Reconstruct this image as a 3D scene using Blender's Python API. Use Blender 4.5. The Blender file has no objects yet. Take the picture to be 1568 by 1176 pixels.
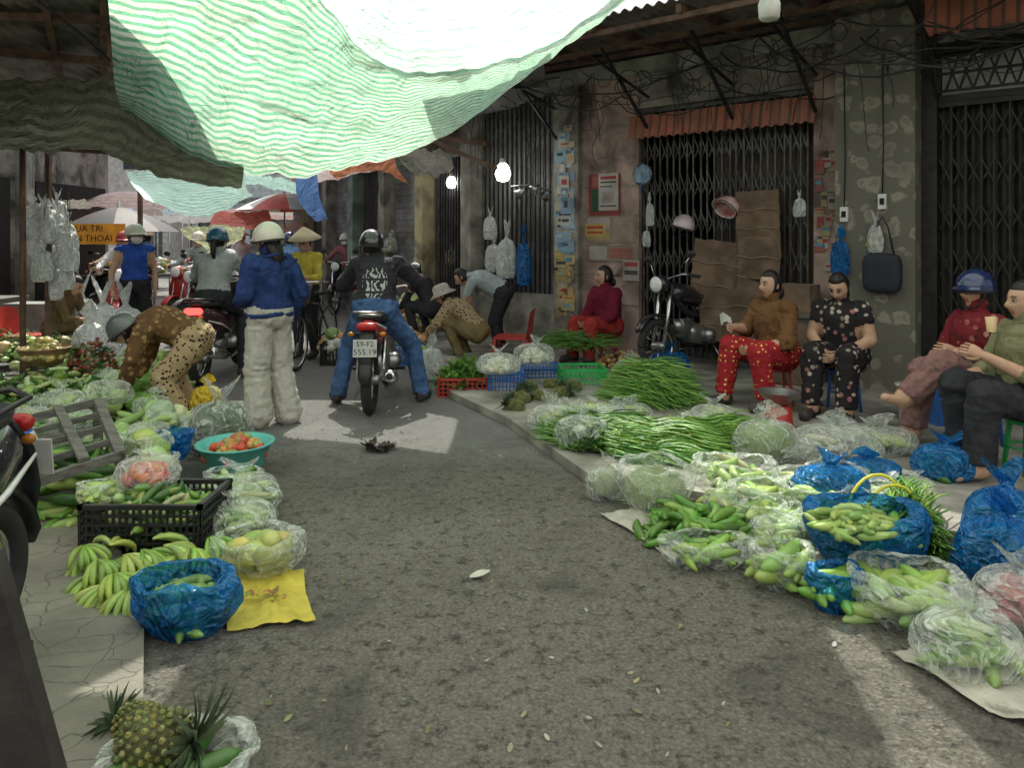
import bpy, math, random, numpy as np
from mathutils import Vector, Matrix, noise, Euler
random.seed(7)
F=1150.0; CX=784.0; HY=362.0; H=1.5
R=random.uniform
def G(x,y,z=0.0):
    d=(H-z)*F/(y-HY); return Vector(((x-CX)*d/F,d,z))
def W(x,y,d): return Vector(((x-CX)*d/F,d,H-(y-HY)*d/F))
scene=bpy.context.scene
# ---------------------------------------------------------------- materials
def _nt(name):
    m=bpy.data.materials.new(name); m.use_nodes=True; nt=m.node_tree; nt.nodes.clear()
    o=nt.nodes.new('ShaderNodeOutputMaterial'); return m,nt,o
def nd(nt,t,**k):
    n=nt.nodes.new(t)
    for a,b in k.items():
        if a in n.inputs: n.inputs[a].default_value=b
        else: setattr(n,a,b)
    return n
def c4(c): return (c[0],c[1],c[2],1)
def sc(c,f): return tuple(min(1,max(0,x*f)) for x in c)
def mixc(nt,fac,a,b,mode='MIX'):
    n=nt.nodes.new('ShaderNodeMix'); n.data_type='RGBA'; n.blend_type=mode
    for i,v in ((0,fac),(6,a),(7,b)):
        if isinstance(v,bpy.types.NodeSocket): nt.links.new(v,n.inputs[i])
        else: n.inputs[i].default_value= v if i==0 else c4(v)
    return n.outputs[2]
def math_(nt,op,a,b=0.0,clamp=False):
    n=nt.nodes.new('ShaderNodeMath'); n.operation=op; n.use_clamp=clamp
    for i,v in ((0,a),(1,b)):
        if isinstance(v,bpy.types.NodeSocket): nt.links.new(v,n.inputs[i])
        else: n.inputs[i].default_value=v
    return n.outputs[0]
def noi(nt,scale,vec=None,detail=4,dist=0,rough=.55):
    n=nd(nt,'ShaderNodeTexNoise',Scale=scale,Detail=detail,Distortion=dist,Roughness=rough)
    if vec is not None: nt.links.new(vec,n.inputs['Vector'])
    return n.outputs['Fac']
def ramp(nt,fac,stops):
    r=nt.nodes.new('ShaderNodeValToRGB'); e=r.color_ramp.elements
    while len(e)<len(stops): e.new(.5)
    for i,(p,c) in enumerate(stops):
        e[i].position=p; e[i].color=c4(c) if not isinstance(c,(int,float)) else (c,c,c,1)
    nt.links.new(fac,r.inputs[0]); return r.outputs[0]
def bumpn(nt,h,strength,dist=.01):
    b=nd(nt,'ShaderNodeBump',Strength=strength,Distance=dist); nt.links.new(h,b.inputs['Height']); return b.outputs[0]
def coord(nt,k='Object'): return nt.nodes.new('ShaderNodeTexCoord').outputs[k]
def attr(nt):
    a=nt.nodes.new('ShaderNodeAttribute'); a.attribute_name='Col'; return a.outputs['Color']
def M(name,col,rough=.6,metal=0.0,var=.25,vs=6,bump=.2,bs=50,col2=None,usecol=True,dirt=0.0,spec=.4,dist=.01,stretch=None,coat=0):
    m,nt,o=_nt(name); p=nd(nt,'ShaderNodeBsdfPrincipled',Roughness=rough,Metallic=metal)
    p.inputs['Specular IOR Level'].default_value=spec
    p.inputs['Coat Weight'].default_value=coat
    v=coord(nt)
    if stretch:
        mp=nd(nt,'ShaderNodeMapping'); mp.inputs['Scale'].default_value=stretch; nt.links.new(v,mp.inputs[0]); v=mp.outputs[0]
    n=noi(nt,vs,v,5)
    c=mixc(nt,ramp(nt,n,[(.3,0.0),(.7,1.0)]),sc(col,1-var),col2 if col2 else sc(col,1+var))
    if dirt>0:
        n2=noi(nt,2.3,v,8,.6)
        c=mixc(nt,math_(nt,'MULTIPLY',ramp(nt,n2,[(.42,0.0),(.66,1.0)]),dirt),c,(.045,.038,.028))
    if usecol: c=mixc(nt,1.0,c,attr(nt),'MULTIPLY')
    nt.links.new(c,p.inputs['Base Color'])
    if bump>0: nt.links.new(bumpn(nt,noi(nt,bs,v,4),bump,dist),p.inputs['Normal'])
    nt.links.new(p.outputs[0],o.inputs[0]); return m
def Mpat(name,bg,dots,scale=30,thr=.3,rough=.8,bump=.25,rnd=1.0):
    """printed fabric: voronoi blotches of several colours on a ground colour"""
    m,nt,o=_nt(name); p=nd(nt,'ShaderNodeBsdfPrincipled',Roughness=rough); p.inputs['Specular IOR Level'].default_value=.2
    v=coord(nt); vo=nd(nt,'ShaderNodeTexVoronoi',Scale=scale,Randomness=rnd); nt.links.new(v,vo.inputs['Vector'])
    sep=nt.nodes.new('ShaderNodeSeparateColor'); nt.links.new(vo.outputs['Color'],sep.inputs[0])
    stops=[(i/len(dots),d) for i,d in enumerate(dots)]
    dc=ramp(nt,sep.outputs[0],stops) if len(stops)>1 else None
    dd=math_(nt,'ADD',vo.outputs['Distance'],math_(nt,'MULTIPLY',noi(nt,scale*2,v),.25))
    mask=math_(nt,'LESS_THAN',dd,thr+.12)
    c=mixc(nt,mask,bg,dc if dc is not None else dots[0])
    nt.links.new(c,p.inputs['Base Color'])
    nt.links.new(bumpn(nt,noi(nt,14,v,5,.8),bump,.03),p.inputs['Normal'])
    nt.links.new(p.outputs[0],o.inputs[0]); return m
def cloth(name,col,var=.22,rough=.85,bump=.7): return M(name,col,rough,0,var,9,bump,13,spec=.15,dist=.04)
def plastic(name,col,opac,rough=.15,tint=None,bs=9):
    m,nt,o=_nt(name); v=coord(nt)
    p=nd(nt,'ShaderNodeBsdfPrincipled',Roughness=rough); p.inputs['Base Color'].default_value=c4(col); p.inputs['Specular IOR Level'].default_value=.8
    t=nd(nt,'ShaderNodeBsdfTransparent'); t.inputs[0].default_value=c4(tint if tint else (.96,.985,.96))
    n=noi(nt,bs,v,3,1.4,.5); n2=noi(nt,bs*.5,v,2,2.0)
    rd=math_(nt,'ABSOLUTE',math_(nt,'SUBTRACT',n,.5)); rd2=math_(nt,'ABSOLUTE',math_(nt,'SUBTRACT',n2,.5))
    hgt=math_(nt,'ADD',math_(nt,'MULTIPLY',rd,-1.4),math_(nt,'MULTIPLY',rd2,-2.0))
    nt.links.new(bumpn(nt,hgt,.9,.06),p.inputs['Normal'])
    lw=nd(nt,'ShaderNodeLayerWeight',Blend=.3)
    f=math_(nt,'ADD',opac-.12,math_(nt,'MULTIPLY',lw.outputs['Facing'],.35))
    f=math_(nt,'ADD',f,math_(nt,'MULTIPLY',ramp(nt,rd,[(.0,1.0),(.03,.0)]),.16))  # white crease highlights put in as extra opacity along noise ridges
    f=math_(nt,'ADD',f,math_(nt,'MULTIPLY',ramp(nt,rd2,[(.0,1.0),(.05,.0)]),.28),True)
    mx=nt.nodes.new('ShaderNodeMixShader'); nt.links.new(f,mx.inputs[0]); nt.links.new(t.outputs[0],mx.inputs[1]); nt.links.new(p.outputs[0],mx.inputs[2])
    nt.links.new(mx.outputs[0],o.inputs[0]); return m
def tarpmat(name,ca,cb,period=.09,trans=.6,dirt=.5,duty=.5):
    m,nt,o=_nt(name); a=attr(nt); s=nt.nodes.new('ShaderNodeSeparateColor'); nt.links.new(a,s.inputs[0])
    v=coord(nt); w=math_(nt,'ADD',s.outputs[1],math_(nt,'MULTIPLY',noi(nt,2.2,v,3),.05))
    fr=math_(nt,'PINGPONG',math_(nt,'DIVIDE',w,period),.5); st=ramp(nt,math_(nt,'MULTIPLY',fr,2.0),[(max(0,duty-.10),0.0),(duty+.10,1.0)])
    fade=noi(nt,.8,v,4,.5); st=math_(nt,'MULTIPLY',st,ramp(nt,fade,[(.3,.55),(.6,1.0)]))
    c=mixc(nt,st,ca,cb)
    nn=noi(nt,1.6,v,9,.8,.65); c=mixc(nt,math_(nt,'MULTIPLY',ramp(nt,nn,[(.42,0.0),(.75,1.0)]),dirt),c,(.18,.20,.12))
    n3=noi(nt,.9,v,6,1.5,.6); c=mixc(nt,math_(nt,'MULTIPLY',ramp(nt,n3,[(.58,0.0),(.65,1.0)]),dirt*1.2),c,(.10,.11,.07))
    n4=noi(nt,11,v,6,2,.6); c=mixc(nt,math_(nt,'MULTIPLY',ramp(nt,n4,[(.60,0.0),(.72,1.0)]),dirt*.6),c,(.14,.14,.10))
    d=nd(nt,'ShaderNodeBsdfPrincipled',Roughness=.55); t=nd(nt,'ShaderNodeBsdfTranslucent')
    nt.links.new(c,d.inputs['Base Color']); nt.links.new(c,t.inputs[0])
    r3=math_(nt,'ABSOLUTE',math_(nt,'SUBTRACT',noi(nt,2.4,v,4,2.0),.5))
    b=bumpn(nt,math_(nt,'ADD',noi(nt,5,v,7,1.6,.6),math_(nt,'MULTIPLY',r3,-3.5)),1.0,.10); nt.links.new(b,d.inputs['Normal']); nt.links.new(b,t.inputs['Normal'])
    mx=nt.nodes.new('ShaderNodeMixShader'); mx.inputs[0].default_value=trans
    nt.links.new(d.outputs[0],mx.inputs[1]); nt.links.new(t.outputs[0],mx.inputs[2]); nt.links.new(mx.outputs[0],o.inputs[0]); return m
def emis(name,col,s):
    m,nt,o=_nt(name); e=nd(nt,'ShaderNodeEmission',Strength=s); e.inputs[0].default_value=c4(col); nt.links.new(e.outputs[0],o.inputs[0]); return m
# ---------------------------------------------------------------- mesh building
class MB:
    def __init__(s): s.V=[];s.Fs=[];s.Mi=[];s.C=[];s.mats=[];s.n=0;s.sm=[]
    def add(s,geo,mat,mtx=None,col=(1,1,1),smooth=True):
        v,fs=geo[0],geo[1]; v=np.asarray(v,float)
        if mtx is not None:
            A=np.array(mtx); v=v@A[:3,:3].T+A[:3,3]
        if mat not in s.mats: s.mats.append(mat)
        mi=s.mats.index(mat)
        col=np.asarray(col,float)
        if col.ndim==1: col=np.tile(col[:3],(len(v),1))
        s.V.append(v); s.C.append(col)
        for f in fs:
            f=np.asarray(f,int)
            if len(f): s.Fs.append(f+s.n); s.Mi.append(np.full(len(f),mi)); s.sm.append(np.full(len(f),smooth))
        s.n+=len(v)
    def addm(s,V,Fq,mi,mats,col=None):
        for k,mt in enumerate(mats):
            if mt not in s.mats: s.mats.append(mt)
        ids=np.array([s.mats.index(m_) for m_ in mats])
        s.V.append(V); s.C.append(np.ones((len(V),3)) if col is None else col); s.Fs.append(Fq+s.n); s.Mi.append(ids[mi]); s.sm.append(np.ones(len(Fq),bool)); s.n+=len(V)
    def mesh(s,name='m'):
        me=bpy.data.meshes.new(name); V=np.concatenate(s.V); me.vertices.add(len(V)); me.vertices.foreach_set('co',V.ravel())
        L=np.concatenate([f.ravel() for f in s.Fs]); tot=np.concatenate([np.full(len(f),f.shape[1]) for f in s.Fs])
        st=np.concatenate([[0],np.cumsum(tot)[:-1]])
        me.loops.add(len(L)); me.loops.foreach_set('vertex_index',L.astype(np.int32))
        me.polygons.add(len(tot)); me.polygons.foreach_set('loop_start',st.astype(np.int32))
        me.polygons.foreach_set('material_index',np.concatenate(s.Mi).astype(np.int32))
        me.polygons.foreach_set('use_smooth',np.concatenate(s.sm))
        for m_ in s.mats: me.materials.append(m_)
        me.update(calc_edges=True)
        C=np.concatenate(s.C); at=me.attributes.new('Col','FLOAT_COLOR','POINT')
        at.data.foreach_set('color',np.hstack([C,np.ones((len(C),1))]).ravel().astype(np.float32))
        me.validate(); return me
    def obj(s,name,loc=(0,0,0),rz=0.0,parent=None,rot=None):
        ob=bpy.data.objects.new(name,s.mesh(name)); scene.collection.objects.link(ob)
        ob.location=loc; ob.rotation_euler=rot if rot else (0,0,rz)
        if parent: ob.parent=parent
        return ob
def empty(name,loc=(0,0,0)):
    e=bpy.data.objects.new(name,None); scene.collection.objects.link(e); e.location=loc; return e
def gridf(nu,nv,wrap=False):
    i=np.arange(nu if wrap else nu-1); j=np.arange(nv-1); I,J=np.meshgrid(i,j); I=I.ravel();J=J.ravel(); I2=(I+1)%nu
    return np.stack([J*nu+I,J*nu+I2,(J+1)*nu+I2,(J+1)*nu+I],1)
def tube(pts,rad,seg=8,flat=1.0,up=None):
    P=np.asarray([tuple(p) for p in pts],float); n=len(P); r=np.broadcast_to(np.asarray(rad,float),(n,))
    T=np.gradient(P,axis=0); T/=np.linalg.norm(T,axis=1)[:,None]+1e-12
    u=np.array(up if up is not None else ((0,0,1) if abs(T[0][2])<.9 else (1,0,0)),float)
    a=np.linspace(0,2*math.pi,seg,endpoint=False); V=[]
    for i in range(n):
        u=u-T[i]*np.dot(u,T[i]); u/=np.linalg.norm(u)+1e-12; b=np.cross(T[i],u)
        V.append(P[i]+r[i]*(np.cos(a)[:,None]*u*flat+np.sin(a)[:,None]*b))
    V.append(P[:1]); V.append(P[-1:]); V=np.concatenate(V); q=gridf(seg,n,True)
    k=np.arange(seg); k2=(k+1)%seg; z=np.full(seg,n*seg)
    return V,[q,np.stack([z,k2,k],1),np.stack([z+1,(n-1)*seg+k,(n-1)*seg+k2],1)]
def capsule(p0,p1,r0,r1,seg=12,flat=1.0,up=None):
    p0=np.array(tuple(p0),float);p1=np.array(tuple(p1),float); d=p1-p0; l=np.linalg.norm(d); d=d/l if l>1e-6 else np.array([0,0,1.])
    pts=[];rs=[]
    for a in (-85,-60,-30,-5): a=math.radians(a); pts.append(p0+d*r0*math.sin(a)); rs.append(r0*math.cos(a))
    if l>.05: pts.append((p0+p1)/2); rs.append((r0+r1)/2)
    for a in (5,30,60,85): a=math.radians(a); pts.append(p1+d*r1*math.sin(a)); rs.append(r1*math.cos(a))
    return tube(pts,rs,seg,flat,up)
def lathe(prof,seg=24):
    a=np.linspace(0,2*math.pi,seg,endpoint=False)
    V=np.concatenate([np.stack([r*np.cos(a),r*np.sin(a),np.full(seg,z)],1) for r,z in prof])
    return V,[gridf(seg,len(prof),True)]
def sphere(rx=1,ry=1,rz=1,seg=16,rings=10):
    g=lathe([(math.sin(t)+1e-5,-math.cos(t)) for t in np.linspace(0,math.pi,rings)],seg); return g[0]*np.array([rx,ry,rz]),g[1]
def box(x0,x1,y0,y1,z0,z1):
    V=np.array([[x,y,z] for z in (z0,z1) for y in (y0,y1) for x in (x0,x1)],float)
    return V,[np.array([[0,2,3,1],[4,5,7,6],[0,1,5,4],[2,6,7,3],[0,4,6,2],[1,3,7,5]])]
def beam(p,q,w,h,up=(0,0,1)):
    p=Vector(p);q=Vector(q);d=(q-p);l=d.length;d.normalize();u=Vector(up)
    if abs(u.dot(d))>.95: u=Vector((0,1,0))
    s=d.cross(u).normalized();u=s.cross(d)
    g=box(0,l,-w/2,w/2,-h/2,h/2); m_=Matrix((d,-s,u)).transposed().to_4x4(); m_.translation=p
    A=np.array(m_); return g[0]@A[:3,:3].T+A[:3,3],g[1]
def T(loc=(0,0,0),rz=0,rx=0,ry=0,s=1):
    m_=Matrix.Translation(loc)@Euler((rx,ry,rz)).to_matrix().to_4x4()
    if isinstance(s,(int,float)): s=(s,s,s)
    return m_@Matrix.Diagonal((s[0],s[1],s[2],1))
def patch(rows,nu=60,nv=30,wr=.015,ws=3.0):
    Cn=np.array([[tuple(p) for p in r] for r in rows],float)
    def cr(A,n):
        k=len(A); out=[]
        for t in np.linspace(0,k-1,n):
            i=min(int(t),k-2); f=t-i; p1=A[i];p2=A[i+1];p0=A[i-1] if i>0 else 2*p1-p2;p3=A[i+2] if i+2<k else 2*p2-p1
            out.append(.5*((2*p1)+(-p0+p2)*f+(2*p0-5*p1+4*p2-p3)*f*f+(-p0+3*p1-3*p2+p3)*f**3))
        return np.array(out)
    A=cr(Cn,nv); A=np.swapaxes(cr(np.swapaxes(A,0,1),nu),0,1)
    V=A.reshape(-1,3)
    dv=np.linalg.norm(np.diff(A,axis=0),axis=2).mean(1); du=np.linalg.norm(np.diff(A,axis=1),axis=2).mean(0)
    cv=np.concatenate([[0],np.cumsum(dv)]); cu=np.concatenate([[0],np.cumsum(du)])
    U,Vv=np.meshgrid(cu,cv); uu=U.ravel(); vv=Vv.ravel()
    for k in range(len(V)):
        u_,v_=uu[k],vv[k]
        rid=1-abs(noise.noise(Vector((u_*ws*.8+.4*v_,v_*ws*.35,7.7))))*2
        V[k,2]+=wr*(noise.noise(Vector((u_*ws,v_*ws*.5,1.3)))+.6*noise.noise(Vector((u_*ws*3,v_*ws*.8,4)))+.7*rid*rid)
    C=np.stack([uu,vv,np.zeros(len(V))],1)
    return (V,[gridf(nu,nv)]),C
def textgeo(s,size=.1):
    cu=bpy.data.curves.new('t','FONT'); cu.body=s; cu.size=size; cu.align_x='CENTER'; cu.align_y='CENTER'; cu.resolution_u=2
    ob=bpy.data.objects.new('t',cu); scene.collection.objects.link(ob); dg=bpy.context.evaluated_depsgraph_get()
    me=bpy.data.meshes.new_from_object(ob.evaluated_get(dg)); me.calc_loop_triangles()
    V=np.array([tuple(v.co) for v in me.vertices]); Tt=np.array([tuple(t.vertices) for t in me.loop_triangles])
    bpy.data.objects.remove(ob); bpy.data.meshes.remove(me)
    return np.stack([V[:,0],np.zeros(len(V)),V[:,1]],1),[Tt]
def remesh(mb,vox,it=3):
    me=mb.mesh('tmp'); ob=bpy.data.objects.new('tmp',me); scene.collection.objects.link(ob)
    r=ob.modifiers.new('r','REMESH'); r.mode='VOXEL'; r.voxel_size=vox
    s=ob.modifiers.new('s','SMOOTH'); s.factor=.5; s.iterations=it
    dg=bpy.context.evaluated_depsgraph_get(); m2=bpy.data.meshes.new_from_object(ob.evaluated_get(dg))
    V=np.empty(len(m2.vertices)*3); m2.vertices.foreach_get('co',V); Nn=np.empty(len(V)); m2.vertices.foreach_get('normal',Nn)
    L=np.empty(len(m2.loops),np.int32); m2.loops.foreach_get('vertex_index',L)
    bpy.data.objects.remove(ob); bpy.data.meshes.remove(me); bpy.data.meshes.remove(m2)
    return V.reshape(-1,3),Nn.reshape(-1,3),L.reshape(-1,4)
# ---------------------------------------------------------------- common materials
asph,nt,o=_nt('asphalt')
v=coord(nt); p=nd(nt,'ShaderNodeBsdfPrincipled',Roughness=.8); p.inputs['Specular IOR Level'].default_value=.35
vo=nd(nt,'ShaderNodeTexVoronoi',Scale=46,Randomness=1); wv=nd(nt,'ShaderNodeVectorMath'); wv.operation='ADD'
nn=nd(nt,'ShaderNodeTexNoise',Scale=30,Detail=3); nt.links.new(v,nn.inputs[0]); sv=nd(nt,'ShaderNodeVectorMath'); sv.operation='SCALE'; sv.inputs['Scale'].default_value=.03
nt.links.new(nn.outputs['Color'],sv.inputs[0]); nt.links.new(v,wv.inputs[0]); nt.links.new(sv.outputs[0],wv.inputs[1]); nt.links.new(wv.outputs[0],vo.inputs['Vector'])
peb=ramp(nt,vo.outputs['Distance'],[(.15,1.0),(.55,.0)])
big=noi(nt,.55,v,6,.5); mid=noi(nt,16,v,8,.3,.8); fine=noi(nt,70,v,6,0,.75)
c=mixc(nt,ramp(nt,big,[(.35,0.0),(.65,1.0)]),(.32,.305,.245),(.46,.44,.36))
c=mixc(nt,math_(nt,'MULTIPLY',ramp(nt,fine,[(.38,1.0),(.58,0.0)]),.7),c,(.13,.125,.10))
c=mixc(nt,math_(nt,'MULTIPLY',peb,.5),c,(.60,.57,.48))
cr=ramp(nt,mid,[(.38,1.0),(.49,0.0)]); c=mixc(nt,math_(nt,'MULTIPLY',cr,.8),c,(.055,.052,.04))
spx=nt.nodes.new('ShaderNodeSeparateXYZ'); nt.links.new(v,spx.inputs[0])
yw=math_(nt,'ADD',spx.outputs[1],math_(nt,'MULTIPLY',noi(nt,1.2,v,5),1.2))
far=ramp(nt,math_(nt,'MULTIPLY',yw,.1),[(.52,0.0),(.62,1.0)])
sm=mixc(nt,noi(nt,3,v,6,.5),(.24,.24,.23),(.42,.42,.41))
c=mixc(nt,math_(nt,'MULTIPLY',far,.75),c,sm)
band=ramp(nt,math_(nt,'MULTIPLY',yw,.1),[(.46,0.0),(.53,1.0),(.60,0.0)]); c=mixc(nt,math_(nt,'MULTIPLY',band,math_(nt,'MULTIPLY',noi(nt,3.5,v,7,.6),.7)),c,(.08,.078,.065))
stn=noi(nt,1.3,v,7,1.2,.6); c=mixc(nt,math_(nt,'MULTIPLY',ramp(nt,stn,[(.54,0.0),(.68,1.0)]),.45),c,(.10,.096,.08))
nt.links.new(c,p.inputs['Base Color'])
hh=math_(nt,'ADD',math_(nt,'MULTIPLY',peb,.6),math_(nt,'ADD',math_(nt,'MULTIPLY',mid,2.0),math_(nt,'MULTIPLY',fine,.6)))
nt.links.new(bumpn(nt,hh,1.0,.035),p.inputs['Normal'])
nt.links.new(ramp(nt,stn,[(.5,.8),(.7,.5)]),p.inputs['Roughness'])
nt.links.new(p.outputs[0],o.inputs[0])
flag,nt,o=_nt('worn_paving'); v=coord(nt); p=nd(nt,'ShaderNodeBsdfPrincipled',Roughness=.85)
nn=nd(nt,'ShaderNodeTexNoise',Scale=4,Detail=3); nt.links.new(v,nn.inputs[0]); sv=nd(nt,'ShaderNodeVectorMath'); sv.operation='SCALE'; sv.inputs['Scale'].default_value=.18; nt.links.new(nn.outputs['Color'],sv.inputs[0])
wv=nd(nt,'ShaderNodeVectorMath'); wv.operation='ADD'; nt.links.new(v,wv.inputs[0]); nt.links.new(sv.outputs[0],wv.inputs[1])
vo=nd(nt,'ShaderNodeTexVoronoi',Scale=6.5); vo.feature='DISTANCE_TO_EDGE'; nt.links.new(wv.outputs[0],vo.inputs['Vector'])
e=ramp(nt,vo.outputs['Distance'],[(.0,0.0),(.02,1.0)]); c=mixc(nt,noi(nt,9,v,8,.4,.7),(.15,.15,.12),(.30,.285,.225)); c=mixc(nt,e,(.10,.095,.075),c); c=mixc(nt,ramp(nt,noi(nt,2,v,7),[(.40,0.0),(.65,.85)]),c,(.12,.115,.09))
nt.links.new(c,p.inputs['Base Color']); nt.links.new(bumpn(nt,math_(nt,'ADD',math_(nt,'MULTIPLY',e,.5),noi(nt,40,v)),.6,.012),p.inputs['Normal']); nt.links.new(p.outputs[0],o.inputs[0])
conc=M('concrete',(.34,.33,.28),.85,var=.35,vs=3,bump=.5,bs=35,dirt=.65)
stain=M('stained_plaster',(.31,.285,.24),.85,var=.35,vs=2.5,bump=.5,bs=25,dirt=.9)
pinkw=M('pink_brick_paint',(.44,.32,.27),.8,var=.3,vs=4,bump=.4,bs=30,dirt=.8)
rust=M('rusty_metal',(.18,.11,.075),.7,.3,.5,8,.3,40,dirt=.5)
iron=M('dark_iron',(.032,.030,.028),.5,.5,.4,12,.2,60)
gatem=M('gate_steel',(.13,.125,.12),.5,.5,.4,10,.2,60,dirt=.6)
corr=M('corrugated_metal',(.30,.28,.25),.55,.4,.35,3,.2,30,dirt=.8)
wood=M('grey_wood',(.13,.13,.11),.8,var=.4,vs=5,bump=.5,bs=30,stretch=(1,6,6))
wooddk=M('dark_wood',(.045,.04,.035),.7,var=.4,vs=6,bump=.4,bs=30)
blk=M('black_plastic',(.022,.022,.023),.4,var=.3,bump=.1)
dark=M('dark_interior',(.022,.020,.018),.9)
chrome=M('chrome',(.6,.6,.6),.22,1,.1,bump=0)
steel=M('steel',(.4,.4,.4),.35,.9,.2,bump=.05)
rubber=M('rubber',(.03,.03,.03),.8,bump=.3,bs=90)
redp=M('red_paint',(.38,.03,.025),.3,coat=.5,bump=0)
redl=M('tail_lens',(.4,.02,.02),.2,bump=0)
amber=M('amber_lens',(.45,.17,.02),.2,bump=0); lglass=M('lamp_glass',(.7,.7,.68),.1,bump=0)
redlit=emis('tail_lamp_lit',(1,.06,.05),4)
white=M('white_plastic',(.7,.7,.67),.4,var=.1,bump=.05,dirt=.15)
plate_m=M('plate_white',(.62,.62,.58),.5,var=.08,bump=0,dirt=.3)
ink=M('black_ink',(.01,.01,.01),.7,bump=0)
skin=M('skin',(.52,.315,.21),.5,var=.12,vs=20,bump=.1,bs=120,spec=.35)
hairm=M('black_hair',(.014,.011,.010),.42,var=.4,vs=30,bump=.8,bs=60,stretch=(1,1,.15))
eyew=M('eye_white',(.6,.57,.54),.3,bump=0); eyeb=M('eye_iris',(.01,.008,.006),.2,bump=0)
bluep=M('blue_plastic',(.04,.15,.48),.4,var=.15); greenp=M('green_plastic',(.04,.42,.11),.4,var=.15); redpl=M('red_plastic',(.46,.05,.04),.4,var=.15)
teal=M('teal_plastic',(.12,.48,.44),.35,var=.1)
clear=plastic('clear_plastic_bag',(.86,.91,.84),.26)
clear2=plastic('milky_plastic_bag',(.84,.88,.84),.55)
bluebag=plastic('blue_plastic_bag',(.015,.20,.52),.50,.12,(.14,.52,.92),10)
veg=M('vegetable_skin',(1,1,1),.36,var=.16,vs=35,bump=.2,bs=60,spec=.5)
vegr=M('leafy_greens',(1,1,1),.55,var=.25,vs=30,bump=.5,bs=50,spec=.3)
GREEN=(.17,.34,.05); DGREEN=(.06,.16,.03); LG=(.35,.48,.13); CAB=(.43,.56,.22)
def jc(c,a=.25): f=R(1-a,1+a); return (c[0]*f*R(.85,1.15),c[1]*f,c[2]*f*R(.8,1.2))
# ---------------------------------------------------------------- ground
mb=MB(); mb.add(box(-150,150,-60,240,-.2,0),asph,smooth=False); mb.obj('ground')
def slab(name,pts,z0,z1,mt):
    n=len(pts); V=np.array([(p[0],p[1],z0) for p in pts]+[(p[0],p[1],z1) for p in pts]); k=np.arange(n);k2=(k+1)%n
    mb=MB(); mb.V.append(V); mb.C.append(np.ones((2*n,3))); mb.mats=[mt]
    mb.Fs=[np.stack([k,k2,k2+n,k+n],1),np.array([list(range(n,2*n))])]; mb.Mi=[np.zeros(n),np.zeros(1)]; mb.sm=[np.zeros(n,bool),np.zeros(1,bool)]
    return mb.obj(name)
SW=.07
slab('sidewalk',[G(905,728,SW),(4.2,2.6),(9,1.5),(9,4),(-.2,11.2),(-2,12.5),G(690,600,SW),G(778,640,SW)],.004,SW,conc)
slab('pavement',[(-1.13,2.3),(-1.43,2.92),(-1.9,3.6),(-2.6,5.5),(-9,6),(-9,1.5),(-1.0,1.8)],.004,.05,flag)
# ---------------------------------------------------------------- facade (right side shophouses)
U=Vector((1,-.84,0)).normalized(); NO=Vector((-.84,-1,0)).normalized(); O0=Vector((0,10.2,0))
def fx(px):
    t=(px-CX)/F; Y=10.2/(1+.84*t); return Vector((t*Y,Y,0))
def fs(px): return (fx(px)-O0).dot(U)
def fz(px,py): return H-(py-HY)*fx(px).y/F
def FP(px,py,off=0): p=fx(px)+NO*off; p.z=fz(px,py); return p
FM=Matrix((U,-NO,Vector((0,0,1)))).transposed().to_4x4(); FM.translation=O0
def fbox(mb,s0,s1,z0,z1,o0,o1,mt): mb.add(box(s0,s1,-o1,-o0,z0,z1),mt,FM,smooth=False)
shop=empty('shophouse_row')
w=MB()
sA,sB,sC,sD,sE,sF_,sG,sH=[fs(x) for x in (740,855,892,978,1246,1292,1412,1436)]
fbox(w,sA-.1,sB,0,.75,-.12,0,conc)
fbox(w,sB,sC,0,3.4,-.15,.10,stain)
fbox(w,sC,sD,0,3.4,-.15,0,pinkw)
for z in np.arange(.3,3.3,.36): fbox(w,sC+.01,sD-.01,z,z+.02,.0005,.006,stain)
fbox(w,sE,sF_,0,3.4,-.15,0,pinkw)
fbox(w,sD,sE,3.02,3.4,-.15,.02,stain)
fbox(w,sA-.3,sF_,3.40,3.58,-.2,.16,conc)
fbox(w,sH+.001,sH+5,3.28,3.9,-.15,.0,stain)
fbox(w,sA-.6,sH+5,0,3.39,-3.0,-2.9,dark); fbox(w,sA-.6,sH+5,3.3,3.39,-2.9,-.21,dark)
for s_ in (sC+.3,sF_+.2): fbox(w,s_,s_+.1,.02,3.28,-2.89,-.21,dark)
w.obj('walls',parent=shop)
pil,nt,o=_nt('patterned_pillar'); v=coord(nt); p=nd(nt,'ShaderNodeBsdfPrincipled',Roughness=.85)
nn=nd(nt,'ShaderNodeTexNoise',Scale=6,Detail=3); nt.links.new(v,nn.inputs[0]); sv=nd(nt,'ShaderNodeVectorMath'); sv.operation='SCALE'; sv.inputs['Scale'].default_value=.2; nt.links.new(nn.outputs['Color'],sv.inputs[0])
wv=nd(nt,'ShaderNodeVectorMath'); wv.operation='ADD'; nt.links.new(v,wv.inputs[0]); nt.links.new(sv.outputs[0],wv.inputs[1])
vo=nd(nt,'ShaderNodeTexVoronoi',Scale=6,Randomness=1.0); nt.links.new(wv.outputs[0],vo.inputs['Vector'])
mk=ramp(nt,vo.outputs['Distance'],[(.20,.45),(.28,1.0),(.36,1.0),(.46,0.0)]); grain=noi(nt,40,v,6,0,.7)
c=mixc(nt,mk,(.15,.145,.115),(.33,.31,.24)); c=mixc(nt,math_(nt,'MULTIPLY',grain,.45),c,(.12,.115,.09)); c=mixc(nt,ramp(nt,noi(nt,1.6,v,8,.5),[(.45,0.0),(.8,.8)]),c,(.13,.125,.10))
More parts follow.
